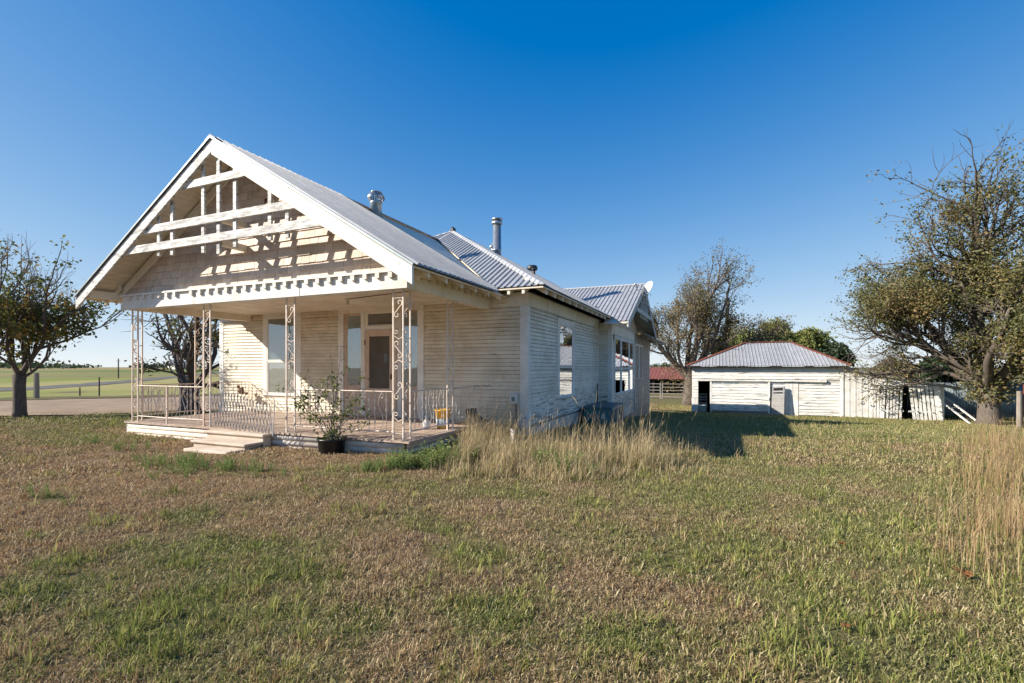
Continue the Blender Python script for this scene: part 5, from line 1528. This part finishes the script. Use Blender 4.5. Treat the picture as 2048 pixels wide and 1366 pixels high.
# dead trunk with side boughs
tx, ty = 0.6, 40.0; tg = gz(tx, ty)
T = Tree(41, 0.14, 5, 0.28, 0.16, 0.55)
T.b.tube([(tx, ty, tg - 0.2), (tx, ty, tg + 3.0), (tx + 0.05, ty, tg + 5.5), (tx + 0.1, ty, Z + 5.05)], [0.24, 0.18, 0.15, 0.12], 8)
for (z0, dv, L, rr) in ((3.0, (0.9, 0, 0.7), 2.6, 0.12), (3.6, (0.9, 0.2, 0.55), 2.4, 0.10), (2.6, (-0.8, 0, 0.6), 2.2, 0.10), (4.6, (0.4, -0.3, 0.8), 1.2, 0.07), (2.2, (-0.6, 0.4, 0.8), 2.4, 0.10)):
    T.branch((tx, ty, tg + z0), dv, L, rr, 1, 4, (0, 4, 4, 4), (0, 0.55, 0.6, 0.7), 0.03, 0.14, 0.64, 0.5)
T.done('broken_tree', (tx, ty, tg), 'broken-topped brown trunk with thin side boughs behind the garage', 'leaf_mid')

# leafy trees behind the garage
def round_tree(seed, x, y, h, rad, nleaf, mat, label, trunk_h=2.0, ls=0.30):
    r = random.Random(seed); g0 = gz(x, y)
    T = Tree(seed, ls, 1, 0)
    T.b.tube([(x, y, g0 - 0.2), (x + 0.1, y, g0 + trunk_h), (x, y, g0 + h * 0.7)], [0.25, 0.18, 0.06], 7)
    cl = []
    for q in range(26):
        a = r.uniform(0, 6.28); e = r.uniform(-0.5, 1.4); k = rad * r.uniform(0.45, 0.85)
        c = Vector((x + k * math.cos(a) * math.cos(e), y + k * math.sin(a) * math.cos(e), g0 + h - rad * 0.95 + k * math.sin(e) * 0.9))
        cl.append((c, rad * r.uniform(0.22, 0.42)))
        T.b.tube([(x, y, g0 + trunk_h), Vector((x, y, g0 + trunk_h)).lerp(c, 0.6) + Vector((0, 0, 0.2)), c], [0.07, 0.04, 0.015], 4, cap=False)
    for q in range(nleaf):
        c, s = cl[r.randrange(len(cl))]
        v = Vector((r.gauss(0, 1), r.gauss(0, 1), r.gauss(0, 1))).normalized() * s * (r.random() ** 0.4)
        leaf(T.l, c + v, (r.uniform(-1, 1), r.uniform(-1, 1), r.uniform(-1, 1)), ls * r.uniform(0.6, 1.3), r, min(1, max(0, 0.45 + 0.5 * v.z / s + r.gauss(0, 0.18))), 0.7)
    return T.done('round_tree', (x, y, g0), label, mat)
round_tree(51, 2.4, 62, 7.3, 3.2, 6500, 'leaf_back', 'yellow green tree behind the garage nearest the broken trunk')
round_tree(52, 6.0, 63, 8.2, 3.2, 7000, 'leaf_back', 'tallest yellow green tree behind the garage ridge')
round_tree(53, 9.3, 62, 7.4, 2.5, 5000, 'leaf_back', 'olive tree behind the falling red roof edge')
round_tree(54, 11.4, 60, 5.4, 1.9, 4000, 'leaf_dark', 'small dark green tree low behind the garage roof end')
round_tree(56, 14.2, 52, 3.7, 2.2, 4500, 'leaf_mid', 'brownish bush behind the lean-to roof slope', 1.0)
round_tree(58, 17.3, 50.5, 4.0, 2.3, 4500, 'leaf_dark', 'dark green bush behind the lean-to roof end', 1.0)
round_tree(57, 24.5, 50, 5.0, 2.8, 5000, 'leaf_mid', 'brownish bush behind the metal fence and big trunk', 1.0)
round_tree(55, -15.0, 70, 5.5, 3.2, 5000, 'leaf_mid', 'brownish tree far behind the house roof')

# far line of trees along the horizon
tl = MB(); r = random.Random(77)
for q in range(900):
    a = r.uniform(R(95), R(175)); dist = r.uniform(520, 1400)
    x, y = dist * math.cos(a), dist * math.sin(a)
    if mnoise.noise(Vector((a * 14, 2.2, 0))) < -0.12: continue
    h = r.uniform(2.0, 7.5) * (0.6 + 0.6 * r.random())
    for w_ in range(16):
        c = Vector((x + r.gauss(0, 4.5), y + r.gauss(0, 4.5), max(0, r.gauss(h * 0.5, h * 0.3))))
        leaf(tl, c, (r.uniform(-1, 1), r.uniform(-1, 1), r.uniform(-0.3, 1)), r.uniform(2.0, 4.0), r, r.random(), 0.9)
prop(tl.build('treeline', 'leaf_dark', attr=True), 'low dark line of trees along the far horizon', 'trees', kind='stuff')

# the outbuildings and things round them scaled up and pushed back about the camera
CAM_SCALE = 1.19
for o, p in ((gar, (2.5, 32.13, -1.30)), (ln, (8.69, 32.13, -1.415)), (fn, (14.88, 35.22, -1.415)), (lad, (10.95, 31.3, -1.415)), (ch, (-0.857, 32.55, -1.297)), (BIN, (-0.857, 32.01, -1.32)),
             (GATES[0], (8.449, 32.01, -1.415)), (GATES[1], (10.044, 31.94, -1.415)), (big_tree, (12.0, 30.35, -1.297)), (thin_tree, (-1.95, 37.72, -1.297)),
             (barn, (-4.76, 53.55, -1.297)), (PENS[0], (-6.605, 44.63, -1.31)), (PENS[1], (-2.56, 44.63, -1.31))):
    o.location = p
    o.scale = (CAM_SCALE, CAM_SCALE, CAM_SCALE)
big_tree.scale = (1.19, 1.19, 1.19)
thin_tree.scale = (1.12, 1.12, 1.22)

# ------------------------------------------------------------------ grass and weeds
def blades(name, X, Y, h, w, lean, az, colr, label, bend=0.5, head=None, seed=1):
    """one mesh of bent blades; arrays per blade, colr is (n,3)"""
    n = len(X)
    g = np.random.default_rng(seed)
    Zg = np.array([gz(float(a), float(b)) for a, b in zip(X, Y)])
    dx, dy = np.cos(az) * lean * h, np.sin(az) * lean * h
    tw = az + math.pi / 2 + g.uniform(-1.0, 1.0, n)
    wx, wy = np.cos(tw) * w / 2, np.sin(tw) * w / 2
    top = h * np.sqrt(np.maximum(0.05, 1 - np.minimum(lean, 0.97) ** 2))
    k = 5 if head is None else 9
    V = np.zeros((n, k, 3), dtype=np.float32)
    m1 = 0.5
    V[:, 0] = np.stack([X - wx, Y - wy, Zg - 0.012], 1); V[:, 1] = np.stack([X + wx, Y + wy, Zg - 0.012], 1)
    V[:, 2] = np.stack([X + dx * m1 * bend + wx * .8, Y + dy * m1 * bend + wy * .8, Zg + top * 0.56], 1)
    V[:, 3] = np.stack([X + dx * m1 * bend - wx * .8, Y + dy * m1 * bend - wy * .8, Zg + top * 0.56], 1)
    V[:, 4] = np.stack([X + dx, Y + dy, Zg + top], 1)
    base = np.arange(n)[:, None] * k
    quads = (base + np.array([[0, 1, 2, 3]])).astype(np.int32)
    tris = (base + np.array([[3, 2, 4]])).astype(np.int32)
    if head is not None:          # a thin seed head round the tip, only on some blades
        s = w * head
        tx_, ty_, tz_ = X + dx, Y + dy, Zg + top
        ux, uy = dx * 0.12, dy * 0.12
        V[:, 5] = np.stack([tx_ - ux, ty_ - uy, tz_ - top * 0.10], 1); V[:, 6] = np.stack([tx_ + wx / w * s, ty_ + wy / w * s, tz_], 1)
        V[:, 7] = np.stack([tx_ + ux * 1.2, ty_ + uy * 1.2, tz_ + top * 0.09], 1); V[:, 8] = np.stack([tx_ - wx / w * s, ty_ - wy / w * s, tz_ + top * 0.01], 1)
        hq = (base + np.array([[5, 6, 7, 8]])).astype(np.int32)[s > 0]
        quads = np.concatenate([quads, hq])
    nq, nt_ = len(quads), len(tris)
    me = bpy.data.meshes.new(name)
    me.vertices.add(n * k); me.vertices.foreach_set('co', V.reshape(-1))
    me.loops.add(nq * 4 + nt_ * 3)
    me.loops.foreach_set('vertex_index', np.concatenate([quads.ravel(), tris.ravel()]))
    me.polygons.add(nq + nt_)
    me.polygons.foreach_set('loop_start', np.concatenate([np.arange(nq) * 4, nq * 4 + np.arange(nt_) * 3]).astype(np.int32))
    me.polygons.foreach_set('loop_total', np.concatenate([np.full(nq, 4), np.full(nt_, 3)]).astype(np.int32))
    ca = me.attributes.new('bc', 'FLOAT_COLOR', 'POINT')
    C = np.ones((n, k, 4), dtype=np.float32); C[:, :, :3] = colr[:, None, :]
    ca.data.foreach_set('color', C.reshape(-1))
    me.update(); me.validate()
    return prop(link(name, me, 'blade'), label, 'grass', kind='stuff')

def blademat():
    m, nt, n, l, p = newmat('grass blades')
    n.remove(p)
    a = n.new('ShaderNodeAttribute'); a.attribute_name = 'bc'
    d = n.new('ShaderNodeBsdfDiffuse'); t = n.new('ShaderNodeBsdfTranslucent')
    mx = n.new('ShaderNodeMixShader'); mx.inputs[0].default_value = 0.30
    l.new(a.outputs['Color'], d.inputs[0]); l.new(a.outputs['Color'], t.inputs[0])
    l.new(d.outputs[0], mx.inputs[1]); l.new(t.outputs[0], mx.inputs[2])
    l.new(mx.outputs[0], n['Material Output'].inputs[0])
    return m
M['blade'] = blademat()

def scatter(name, pts, clumps, mat, label, cat='grass'):
    """pts rows: x, y, z, rot, scale, col, index"""
    pts = np.array(pts, dtype=np.float32)
    col = bpy.data.collections.new(name + '_tufts')
    for i, c in enumerate(clumps):
        c.name = '%s_tuft_%02d' % (name, i); col.objects.link(c)
    me = bpy.data.meshes.new(name)
    me.vertices.add(len(pts)); me.vertices.foreach_set('co', pts[:, :3].ravel())
    for nm, j in (('rot', 3), ('scl', 4), ('col', 5)):
        at = me.attributes.new(nm, 'FLOAT', 'POINT'); at.data.foreach_set('value', np.ascontiguousarray(pts[:, j]))
    at = me.attributes.new('idx', 'INT', 'POINT'); at.data.foreach_set('value', pts[:, 6].astype(np.int32))
    me.update()
    o = link(name, me, mat)
    ng = bpy.data.node_groups.new(name + '_nodes', 'GeometryNodeTree')
    ng.interface.new_socket('Geometry', in_out='INPUT', socket_type='NodeSocketGeometry')
    ng.interface.new_socket('Geometry', in_out='OUTPUT', socket_type='NodeSocketGeometry')
    N, L = ng.nodes, ng.links
    gi, go = N.new('NodeGroupInput'), N.new('NodeGroupOutput')
    ci = N.new('GeometryNodeCollectionInfo'); ci.inputs['Collection'].default_value = col
    ci.inputs['Separate Children'].default_value = True; ci.inputs['Reset Children'].default_value = True
    ip = N.new('GeometryNodeInstanceOnPoints'); ip.inputs['Pick Instance'].default_value = True
    def attr(nm, tp):
        a = N.new('GeometryNodeInputNamedAttribute'); a.data_type = tp; a.inputs['Name'].default_value = nm
        return a.outputs['Attribute']
    cx = N.new('ShaderNodeCombineXYZ'); L.new(attr('rot', 'FLOAT'), cx.inputs['Z'])
    L.new(gi.outputs[0], ip.inputs['Points']); L.new(ci.outputs[0], ip.inputs['Instance'])
    L.new(attr('idx', 'INT'), ip.inputs['Instance Index'])
    L.new(cx.outputs[0], ip.inputs['Rotation']); L.new(attr('scl', 'FLOAT'), ip.inputs['Scale'])
    L.new(ip.outputs[0], go.inputs[0])
    md = o.modifiers.new('scatter', 'NODES'); md.node_group = ng
    return prop(o, label, cat, kind='stuff')

def blocked(x, y):
    if HX0 - 0.1 < x < BAYX + 0.05 and YW - 0.02 < y < REAR + 0.1: return not (x > HX1 + 0.05 and y < BAY0)
    if PX0 - 0.06 < x < PX1 + 0.05 and PYF - 0.06 < y < YW: return True
    if -9.3 < x < -7.66 and 5.68 < y < 6.7: return True
    if (x - PXc) ** 2 + (y - PYc) ** 2 < 0.07: return True
    if -1.6 < x < 10.95 and 32.0 < y < 40: return True
    if AX0 - 0.05 < x < AX1 + 0.1 and AY0 - 0.05 < y < AY1 + 0.05: return True
    # the gravel
    for (xa, ya), (xb, yb) in zip([(-45, -22), (-24, 2.8), (-19.6, 7.3), (-17.6, 9.6), (-16.0, 11.6), (-15.7, 17)], [(-24, 2.8), (-19.6, 7.3), (-17.6, 9.6), (-16.0, 11.6), (-15.7, 17), (-15.7, 60)]):
        if ya <= y <= yb:
            t = (y - ya) / (yb - ya)
            return x < xa + (xb - xa) * t + 0.25
    return False

def pn(x, y, f, o): return mnoise.noise(Vector((x * f, y * f, o)))
TUFTS = [(-5.96, 3.62), (-6.51, 4.7), (-3.63, 2.89), (-3.9, 2.77), (-3.78, 2.37), (-3.18, 2.03), (-6.93, 2.98), (-5.49, 2.22), (-4.51, 2.39), (-5.48, 2.66), (-4.72, 1.97), (-4.26, 1.72), (-4.9, 3.07), (-2.9, 2.55), (-2.44, 2.14), (-3.29, 1.72), (-2.84, 1.58), (-2.01, 2.26), (-2.44, 3.8), (-1.89, 3.39), (-1.35, 2.6), (-2.24, 5.21), (-1.23, 5.19), (-0.47, 3.78), (-0.47, 2.69), (0.49, 2.95), (0.17, 4.5), (1.07, 5.44), (-8.6, 3.64)]  # tuft spots and the tall grass line below come from image pixels
# the yard is looked up on a grid: how green, how tall, how bare each spot is
GX_, GY_, GS = -34.0, -4.0, 0.10
NX, NY = 560, 400
fld = np.zeros((NY, NX, 3), dtype=np.float32)
for jy in range(NY):
    for ix in range(NX):
        x, y = GX_ + ix * GS, GY_ + jy * GS
        g_ = 0.37 + 0.17 * sstep(-6, 0, x) + 0.26 * sstep(8, 17, y) * sstep(-3, 2, x) - 0.24 * sstep(-3.5, -6.5, x) * (1 - sstep(7.0, 9.0, y))
        if x < -9.5: g_ += 0.48 * sstep(-9.5, -11.8, x) * sstep(4.3, 6.2, y) + 0.10 * sstep(-10, -13, x)
        g_ += 0.36 * pn(x, y, 0.33, 3.3) + 0.36 * pn(x, y, 1.1, 8.1)
        if y < 12: g_ += 0.20 * pn(x, y, 3.1, 5.5)
        tl_ = 0.5 + 0.6 * pn(x, y, 0.9, 12.0) + 0.5 * pn(x, y, 2.4, 2.0)
        bare = 1 - sstep(0.2, 1.0, math.hypot((x + 8.8) / 4.6, (y - 5.3) / 1.6))
        fld[jy, ix] = (g_, tl_, max(bare, 0.75 * sstep(0.30, 0.50, pn(x, y, 0.7, 66)) * (1 - sstep(6, 9, y))))
for (x0, y0) in TUFTS:
    for jy in range(max(0, int((y0 - 0.6 - GY_) / GS)), min(NY, int((y0 + 0.6 - GY_) / GS))):
        for ix in range(max(0, int((x0 - 0.7 - GX_) / GS)), min(NX, int((x0 + 0.7 - GX_) / GS))):
            x, y = GX_ + ix * GS, GY_ + jy * GS
            k = math.exp(-(((x - x0) / 0.26) ** 2 + ((y - y0) / 0.17) ** 2)) * (0.8 + 0.6 * pn(x, y, 5, 3))
            fld[jy, ix, 0] += 0.95 * k; fld[jy, ix, 1] += 0.6 * k; fld[jy, ix, 2] *= 1 - min(1, k)
def look(X, Y):
    ix = np.clip(((X - GX_) / GS + NP.uniform(-0.5, 0.5, len(X))).astype(int), 0, NX - 1)
    iy = np.clip(((Y - GY_) / GS + NP.uniform(-0.5, 0.5, len(X))).astype(int), 0, NY - 1)
    return fld[iy, ix]

def sector(n):
    dist = np.exp(NP.uniform(math.log(1.35), math.log(37.0), n))
    ang = NP.uniform(R(113) - R(64), R(113) + R(64), n)
    return dist * np.cos(ang), dist * np.sin(ang), dist
# loose mat
NM = 190000
X, Y, dist = sector(NM)
ox = np.zeros(NM); hs_ = NP.uniform(0.6, 1.1, NM); gb = np.zeros(NM); az = NP.uniform(0, 2 * math.pi, NM); out_ = NP.uniform(0.5, 1.2, NM)
# tussocks: blades fan out from a common foot
NTU, PER = 11500, 25
tx_, ty_, td_ = sector(NTU)
rad = np.exp(NP.normal(math.log(0.055), 0.45, NTU)) * np.sqrt(np.maximum(1, td_ / 4.0))
th_ = np.minimum(np.exp(NP.normal(0.05, 0.45, NTU)), 2.0); tgb = NP.normal(0, 0.28, NTU)
idx = np.repeat(np.arange(NTU), PER)
a_ = NP.uniform(0, 2 * math.pi, len(idx)); rr = np.abs(NP.normal(0, 1, len(idx)))
bx = tx_[idx] + np.cos(a_) * rr * rad[idx]; by = ty_[idx] + np.sin(a_) * rr * rad[idx]
X = np.concatenate([X, bx]); Y = np.concatenate([Y, by]); dist = np.concatenate([dist, td_[idx]])
hs_ = np.concatenate([hs_, th_[idx] * np.exp(-0.25 * rr ** 2) * 1.25]); gb = np.concatenate([gb, tgb[idx]])
az = np.concatenate([az, a_ + NP.normal(0, 0.5, len(idx))]); out_ = np.concatenate([out_, 0.15 + 0.45 * rr + np.abs(NP.normal(0, 0.15, len(idx)))])
keep = np.array([not blocked(float(a), float(b)) for a, b in zip(X, Y)])
X, Y, dist, hs_, gb, az, out_ = [q[keep] for q in (X, Y, dist, hs_, gb, az, out_)]
F3 = look(X, Y)
keep = NP.uniform(0, 1, len(X)) > F3[:, 2] * 0.70
X, Y, dist, hs_, gb, az, out_, F3 = [q[keep] for q in (X, Y, dist, hs_, gb, az, out_, F3)]
n = len(X)
grn = np.clip((F3[:, 0] + gb - 0.22) / 0.46, 0, 1)
isg = NP.uniform(0, 1, n) < grn * 0.86
tallf = np.clip(F3[:, 1], 0, 1.6)
far = np.sqrt(np.maximum(1, dist / 3.0))
h = np.where(isg, NP.uniform(0.025, 0.07, n) * (0.40 + 0.75 * tallf), NP.uniform(0.018, 0.05, n) * (0.7 + 0.4 * tallf)) * hs_ * (0.9 + 0.1 * far)
h *= np.where(NP.uniform(0, 1, n) < 0.012, 2.2, 1.0)
w = np.where(isg, 0.0052, 0.0042) * NP.uniform(0.7, 1.4, n) * far
G0, G1, G2 = np.array([0.105, 0.14, 0.03]), np.array([0.235, 0.265, 0.068]), np.array([0.43, 0.405, 0.15])
S0, S1, S2 = np.array([0.19, 0.118, 0.06]), np.array([0.44, 0.31, 0.165]), np.array([0.68, 0.54, 0.325])
def tri(a, b, c, t):
    t = t[:, None]
    return np.where(t < 0.5, a + (b - a) * t * 2, b + (c - b) * (t * 2 - 1))
tg_, ts_ = np.clip(NP.uniform(0, 1, n) + gb * 0.8, 0, 1), np.clip(NP.uniform(0, 1, n) + gb * 0.6, 0, 1)
warm = np.clip((-3.0 - X) / 5.0, 0, 1)[:, None]
straw = tri(S0, S1, S2, ts_) * (1 + warm * np.array([-0.02, -0.13, -0.20]))
C = np.where(isg[:, None], tri(G0, G1, G2, tg_), straw)
blades('grass', X, Y, h, w, np.minimum(out_, 1.35), az, C, 'short mixed green and straw coloured grass over the yard', 0.45)

def mat_patch(seed, n, rad, h0, h1, w0):
    g = np.random.default_rng(seed)
    V, F, B = [], [], []
    for q in range(n):
        a = g.uniform(0, 2 * math.pi); r_ = rad * math.sqrt(g.uniform()) * g.uniform(0.8, 1.15)
        x, y = r_ * math.cos(a), r_ * math.sin(a)
        hh = g.uniform(h0, h1); az = g.uniform(0, 2 * math.pi); ln_ = g.uniform(0.5, 1.5); ww = w0 * g.uniform(0.6, 1.3)
        dx, dy = math.cos(az) * ln_ * hh, math.sin(az) * ln_ * hh
        tw = az + 1.57 + g.uniform(-0.9, 0.9); wx, wy = math.cos(tw) * ww / 2, math.sin(tw) * ww / 2
        curl = g.uniform(-0.6, 0.6)
        ex, ey = math.cos(az + curl) * ln_ * hh, math.sin(az + curl) * ln_ * hh
        top = hh * g.uniform(0.25, 0.9); k = len(V)
        V += [(x - wx, y - wy, -0.01), (x + wx, y + wy, -0.01), (x + dx * .5 + wx, y + dy * .5 + wy, top), (x + dx * .5 - wx, y + dy * .5 - wy, top), (x + dx * .5 + ex * .6, y + dy * .5 + ey * .6, top * g.uniform(0.4, 1.1))]
        F += [(k, k + 1, k + 2, k + 3), (k + 3, k + 2, k + 4)]
        B += [float(g.uniform())] * 5
    me = bpy.data.meshes.new('p'); me.from_pydata(V, [], F)
    at = me.attributes.new('bv', 'FLOAT', 'POINT'); at.data.foreach_set('value', np.array(B, dtype=np.float32))
    me.materials.append(M['lawn'])
    return bpy.data.objects.new('p', me)
rg = random.Random(98)
pts = []
for (r0, r1, sp, base) in ((1.2, 8.5, 0.20, 0), (8.5, 17, 0.34, 4), (17, 38, 0.62, 7)):
    nx = int(2 * r1 / sp)
    for iy in range(-2, nx):
        for ix in range(-nx, nx):
            x, y = ix * sp + rg.uniform(-0.5, 0.5) * sp, iy * sp + rg.uniform(-0.5, 0.5) * sp
            rr_ = math.hypot(x, y)
            if not (r0 <= rr_ < r1): continue
            a = math.degrees(math.atan2(y, x))
            if not (47 < a < 178) or blocked(x, y): continue
            gx_, gy_ = int((x - GX_) / GS), int((y - GY_) / GS)
            f_ = fld[min(NY - 1, max(0, gy_)), min(NX - 1, max(0, gx_))]
            gr = min(1, max(0, (float(f_[0]) + rg.gauss(0, 0.10) - 0.20) / 0.50))
            if f_[2] > 0.5 and rg.random() < 0.25: continue
            pts.append((x, y, gz(x, y) - 0.004, rg.uniform(0, 6.28), rg.uniform(0.8, 1.25), 1 - 0.85 * gr, base + rg.randrange(4 if base == 0 else 3)))
scatter('thatch_of_grass', pts, [mat_patch(200 + q, 330, 0.17, 0.018, 0.055, 0.0042) for q in range(4)] + [mat_patch(210 + q, 300, 0.28, 0.025, 0.075, 0.008) for q in range(3)] + [mat_patch(220 + q, 300, 0.50, 0.03, 0.09, 0.015) for q in range(3)],
        'lawn', 'matted dry and green turf lying close over the soil')

# tall straw grass along the house side and at the picture edge
FRONT = [(-3.75, 6.2), (-3.42, 5.84), (-2.72, 5.98), (-1.78, 6.37), (-0.86, 6.93), (0.1, 7.51), (0.85, 8.5)]
fx, fy = [p[0] for p in FRONT], [p[1] for p in FRONT]
def tall_set(n, seed):
    g = np.random.default_rng(seed)
    x = g.uniform(-4.55, 0.95, n)
    y0 = np.interp(x, fx, fy); y0 = np.where(x < -3.75, 7.7, y0)
    y = y0 + np.abs(g.normal(0, 0.95, n)) + g.uniform(-0.45, 0.35, n)
    return x, y, y - y0
X, Y, E = tall_set(40000, 5)
keep = np.array([not blocked(float(a), float(b)) for a, b in zip(X, Y)])
keep &= (Y < np.where(X < -3.72, 9.62, 9.6))
clus = np.array([0.42 + 1.2 * pn(float(a), float(b), 1.5, 21) + 0.7 * pn(float(a), float(b), 4.0, 27) for a, b in zip(X, Y)])
keep &= NP.uniform(0, 1, len(X)) < np.clip(clus, 0.08, 1) * np.where(X > -1.2, np.clip(0.7 - 0.55 * (X + 1.2), 0.02, 1), 1.0)
X, Y, E, clus = X[keep], Y[keep], E[keep], clus[keep]
n = len(X)
H_ = NP.uniform(0.18, 0.62, n) ** 1.0 * (0.60 + 0.75 * np.clip(E, 0, 1)) * (0.75 + 0.45 * np.clip(clus, 0, 1.2))
H_ *= np.where(NP.uniform(0, 1, n) < 0.08, 1.45, 0.78) * np.where(X > -0.9, 0.72, 1.0)
low = NP.uniform(0, 1, n) < np.where(E < 0.5, 0.75, 0.5)                      # leafy base, partly green
H_ = np.where(low, H_ * 0.55, H_)
W_ = np.where(low, 0.0075, 0.0048) * NP.uniform(0.7, 1.3, n)
L_ = np.where(low, np.abs(NP.normal(0.55, 0.25, n)), np.abs(NP.normal(0.27, 0.22, n)))
hd = np.where(low | (NP.uniform(0, 1, n) < 0.55), 0.0, NP.uniform(0.8, 1.5, n))
gp = np.array([pn(float(a), float(b), 1.2, 31) for a, b in zip(X, Y)])
isg = low & (NP.uniform(0, 1, n) < np.clip(0.40 + 0.9 * gp, 0.05, 0.95))
t_ = NP.uniform(0, 1, n)
C = np.where(isg[:, None], tri(np.array([0.09, 0.13, 0.03]), np.array([0.17, 0.20, 0.055]), np.array([0.28, 0.26, 0.09]), t_),
             tri(np.array([0.30, 0.215, 0.115]), np.array([0.50, 0.39, 0.22]), np.array([0.68, 0.56, 0.37]), t_))
blades('tall_grass', X, Y, H_, W_, np.minimum(L_, 0.95), NP.normal(0.2, 1.5, n), C, 'tall straw coloured grass along the house side', 0.35, hd, 3)
# thin stalks at the picture edge on the right
n = 9000
t_ = NP.uniform(0, 1, n)
X = 1.74 + 3.6 * t_ + NP.normal(0.15, 0.28, n); Y = 4.15 + 9.3 * t_ + NP.normal(0, 0.35, n)
clus = np.array([0.45 + 1.0 * pn(float(a), float(b), 1.1, 41) for a, b in zip(X, Y)])
keep = NP.uniform(0, 1, n) < np.clip(clus, 0.05, 1)
X, Y, clus = X[keep], Y[keep], clus[keep]; n = len(X)
low = NP.uniform(0, 1, n) < 0.45
H_ = np.where(low, NP.uniform(0.10, 0.28, n), NP.uniform(0.25, 0.62, n))
hd = np.where(low | (NP.uniform(0, 1, n) < 0.6), 0.0, 1.0)
C = np.where((low & (NP.uniform(0, 1, n) < 0.5))[:, None], tri(G0, G1, G2, NP.uniform(0, 1, n)), tri(np.array([0.22, 0.14, 0.07]), np.array([0.38, 0.26, 0.14]), np.array([0.52, 0.39, 0.23]), NP.uniform(0, 1, n)))
blades('tall_stalks', X, Y, H_, np.where(low, 0.006, 0.0036) * NP.uniform(0.7, 1.3, n), np.abs(NP.normal(0.22, 0.15, n)), NP.normal(0.6, 1.4, n), C, 'thin tall straw stalks standing at the yard edge on the right', 0.35, hd, 4)
# scattered taller blades farther off, in the house shade and by the garage
n = 22000
X, Y = NP.uniform(-3.6, 12.5, n), NP.uniform(8.5, 32.0, n)
clus = np.array([pn(float(a), float(b), 0.55, 51) + 0.5 * pn(float(a), float(b), 1.7, 53) for a, b in zip(X, Y)])
keep = (NP.uniform(-0.35, 0.45, n) < clus) & np.array([not blocked(float(a), float(b)) for a, b in zip(X, Y)])
X, Y = X[keep], Y[keep]; n = len(X)
C = np.where((NP.uniform(0, 1, n) < 0.55)[:, None], tri(G0, G1, G2, NP.uniform(0, 1, n)), tri(S1, S1, S2, NP.uniform(0, 1, n)))
blades('long_grass', X, Y, NP.uniform(0.05, 0.24, n), NP.uniform(0.008, 0.015, n), np.abs(NP.normal(0.4, 0.25, n)), NP.uniform(0, 6.28, n), C, 'longer uncut grass between the house and the garage', 0.4, None, 6)
rg = random.Random(99)

# leafy green weeds by the porch corner and grey-green ones on the bare soil
def weed_clump(seed, h, n):
    r = random.Random(seed); mb = MB()
    for i in range(n):
        az = r.uniform(0, 6.28); ln_ = r.uniform(0.05, 0.5); hh = h * r.uniform(0.55, 1)
        pts_ = [Vector((0.05 * math.cos(az) + ln_ * hh * t * math.cos(az), 0.05 * math.sin(az) + ln_ * hh * t * math.sin(az), hh * t)) for t in (0, .35, .7, 1)]
        mb.tube(pts_, [0.004, 0.0035, 0.003, 0.0015], 3, cap=False, bv=0.4)
        for w_ in range(16):
            t = r.uniform(0.15, 1); p = pts_[0].lerp(pts_[3], t)
            leaf(mb, p, (r.uniform(-1, 1), r.uniform(-1, 1), r.uniform(-0.2, 0.9)), h * r.uniform(0.08, 0.16), r, r.random(), 0.3)
    me = mb.mesh('w', attr=True); me.materials.append(M['weed'])
    return bpy.data.objects.new('w', me)
pts = []
for q in range(75):
    t = rg.random()
    x = -4.65 + 1.15 * t + rg.gauss(0, 0.12); y = 5.2 + 0.9 * t + abs(rg.gauss(0, 0.35)) + 0.05
    if blocked(x, y): continue
    sc = (0.40 + 0.60 * t) * rg.uniform(0.5, 1.1)
    pts.append((x, y, gz(x, y), rg.uniform(0, 6.28), sc, 0, rg.randrange(4)))
for (cx, cy, n_) in ((-7.25, 4.76, 16), (-7.99, 4.64, 10), (-6.6, 4.75, 14), (-7.6, 4.9, 8), (-9.8, 5.3, 8), (-10.93, 5.46, 7), (-6.93, 2.98, 4), (-5.9, 4.9, 8), (-6.9, 4.3, 5)):
    for q in range(n_):
        x, y = cx + rg.gauss(0, 0.22), cy + rg.gauss(0, 0.14)
        pts.append((x, y, gz(x, y), rg.uniform(0, 6.28), rg.uniform(0.3, 0.55), 0, rg.randrange(4)))
for q in range(14):
    x, y = -2.15 + rg.gauss(0, 0.3), 6.7 + rg.gauss(0, 0.2)
    pts.append((x, y, gz(x, y), rg.uniform(0, 6.28), rg.uniform(0.5, 0.9), 0, rg.randrange(4)))
scatter('weeds', pts, [weed_clump(170 + i, 0.42, 9) for i in range(4)], 'weed', 'leafy green weeds round the porch corner and steps', 'weeds')

# fallen leaves
for (x, y, s_, lab) in ((1.58, 4.34, 0.085, 'curled orange brown fallen leaf beside the tall straw grass'), (0.67, 3.27, 0.035, 'small orange fallen leaf low in the grass'), (0.95, 4.75, 0.04, 'small orange fallen leaf farther off in the grass')):
    mb = MB(); rl = random.Random(int(s_ * 1000)); g0 = gz(x, y) + 0.05
    for q in range(6):
        a = q * 1.05 + rl.uniform(-.2, .2)
        leaf(mb, (x, y, g0), (math.cos(a), math.sin(a), rl.uniform(-0.1, 0.5)), s_ * rl.uniform(0.6, 1), rl, rl.random(), 0.8)
    prop(mb.build('fallen_leaf', 'brownleaf', attr=True), lab, 'leaf', 'fallen leaves')
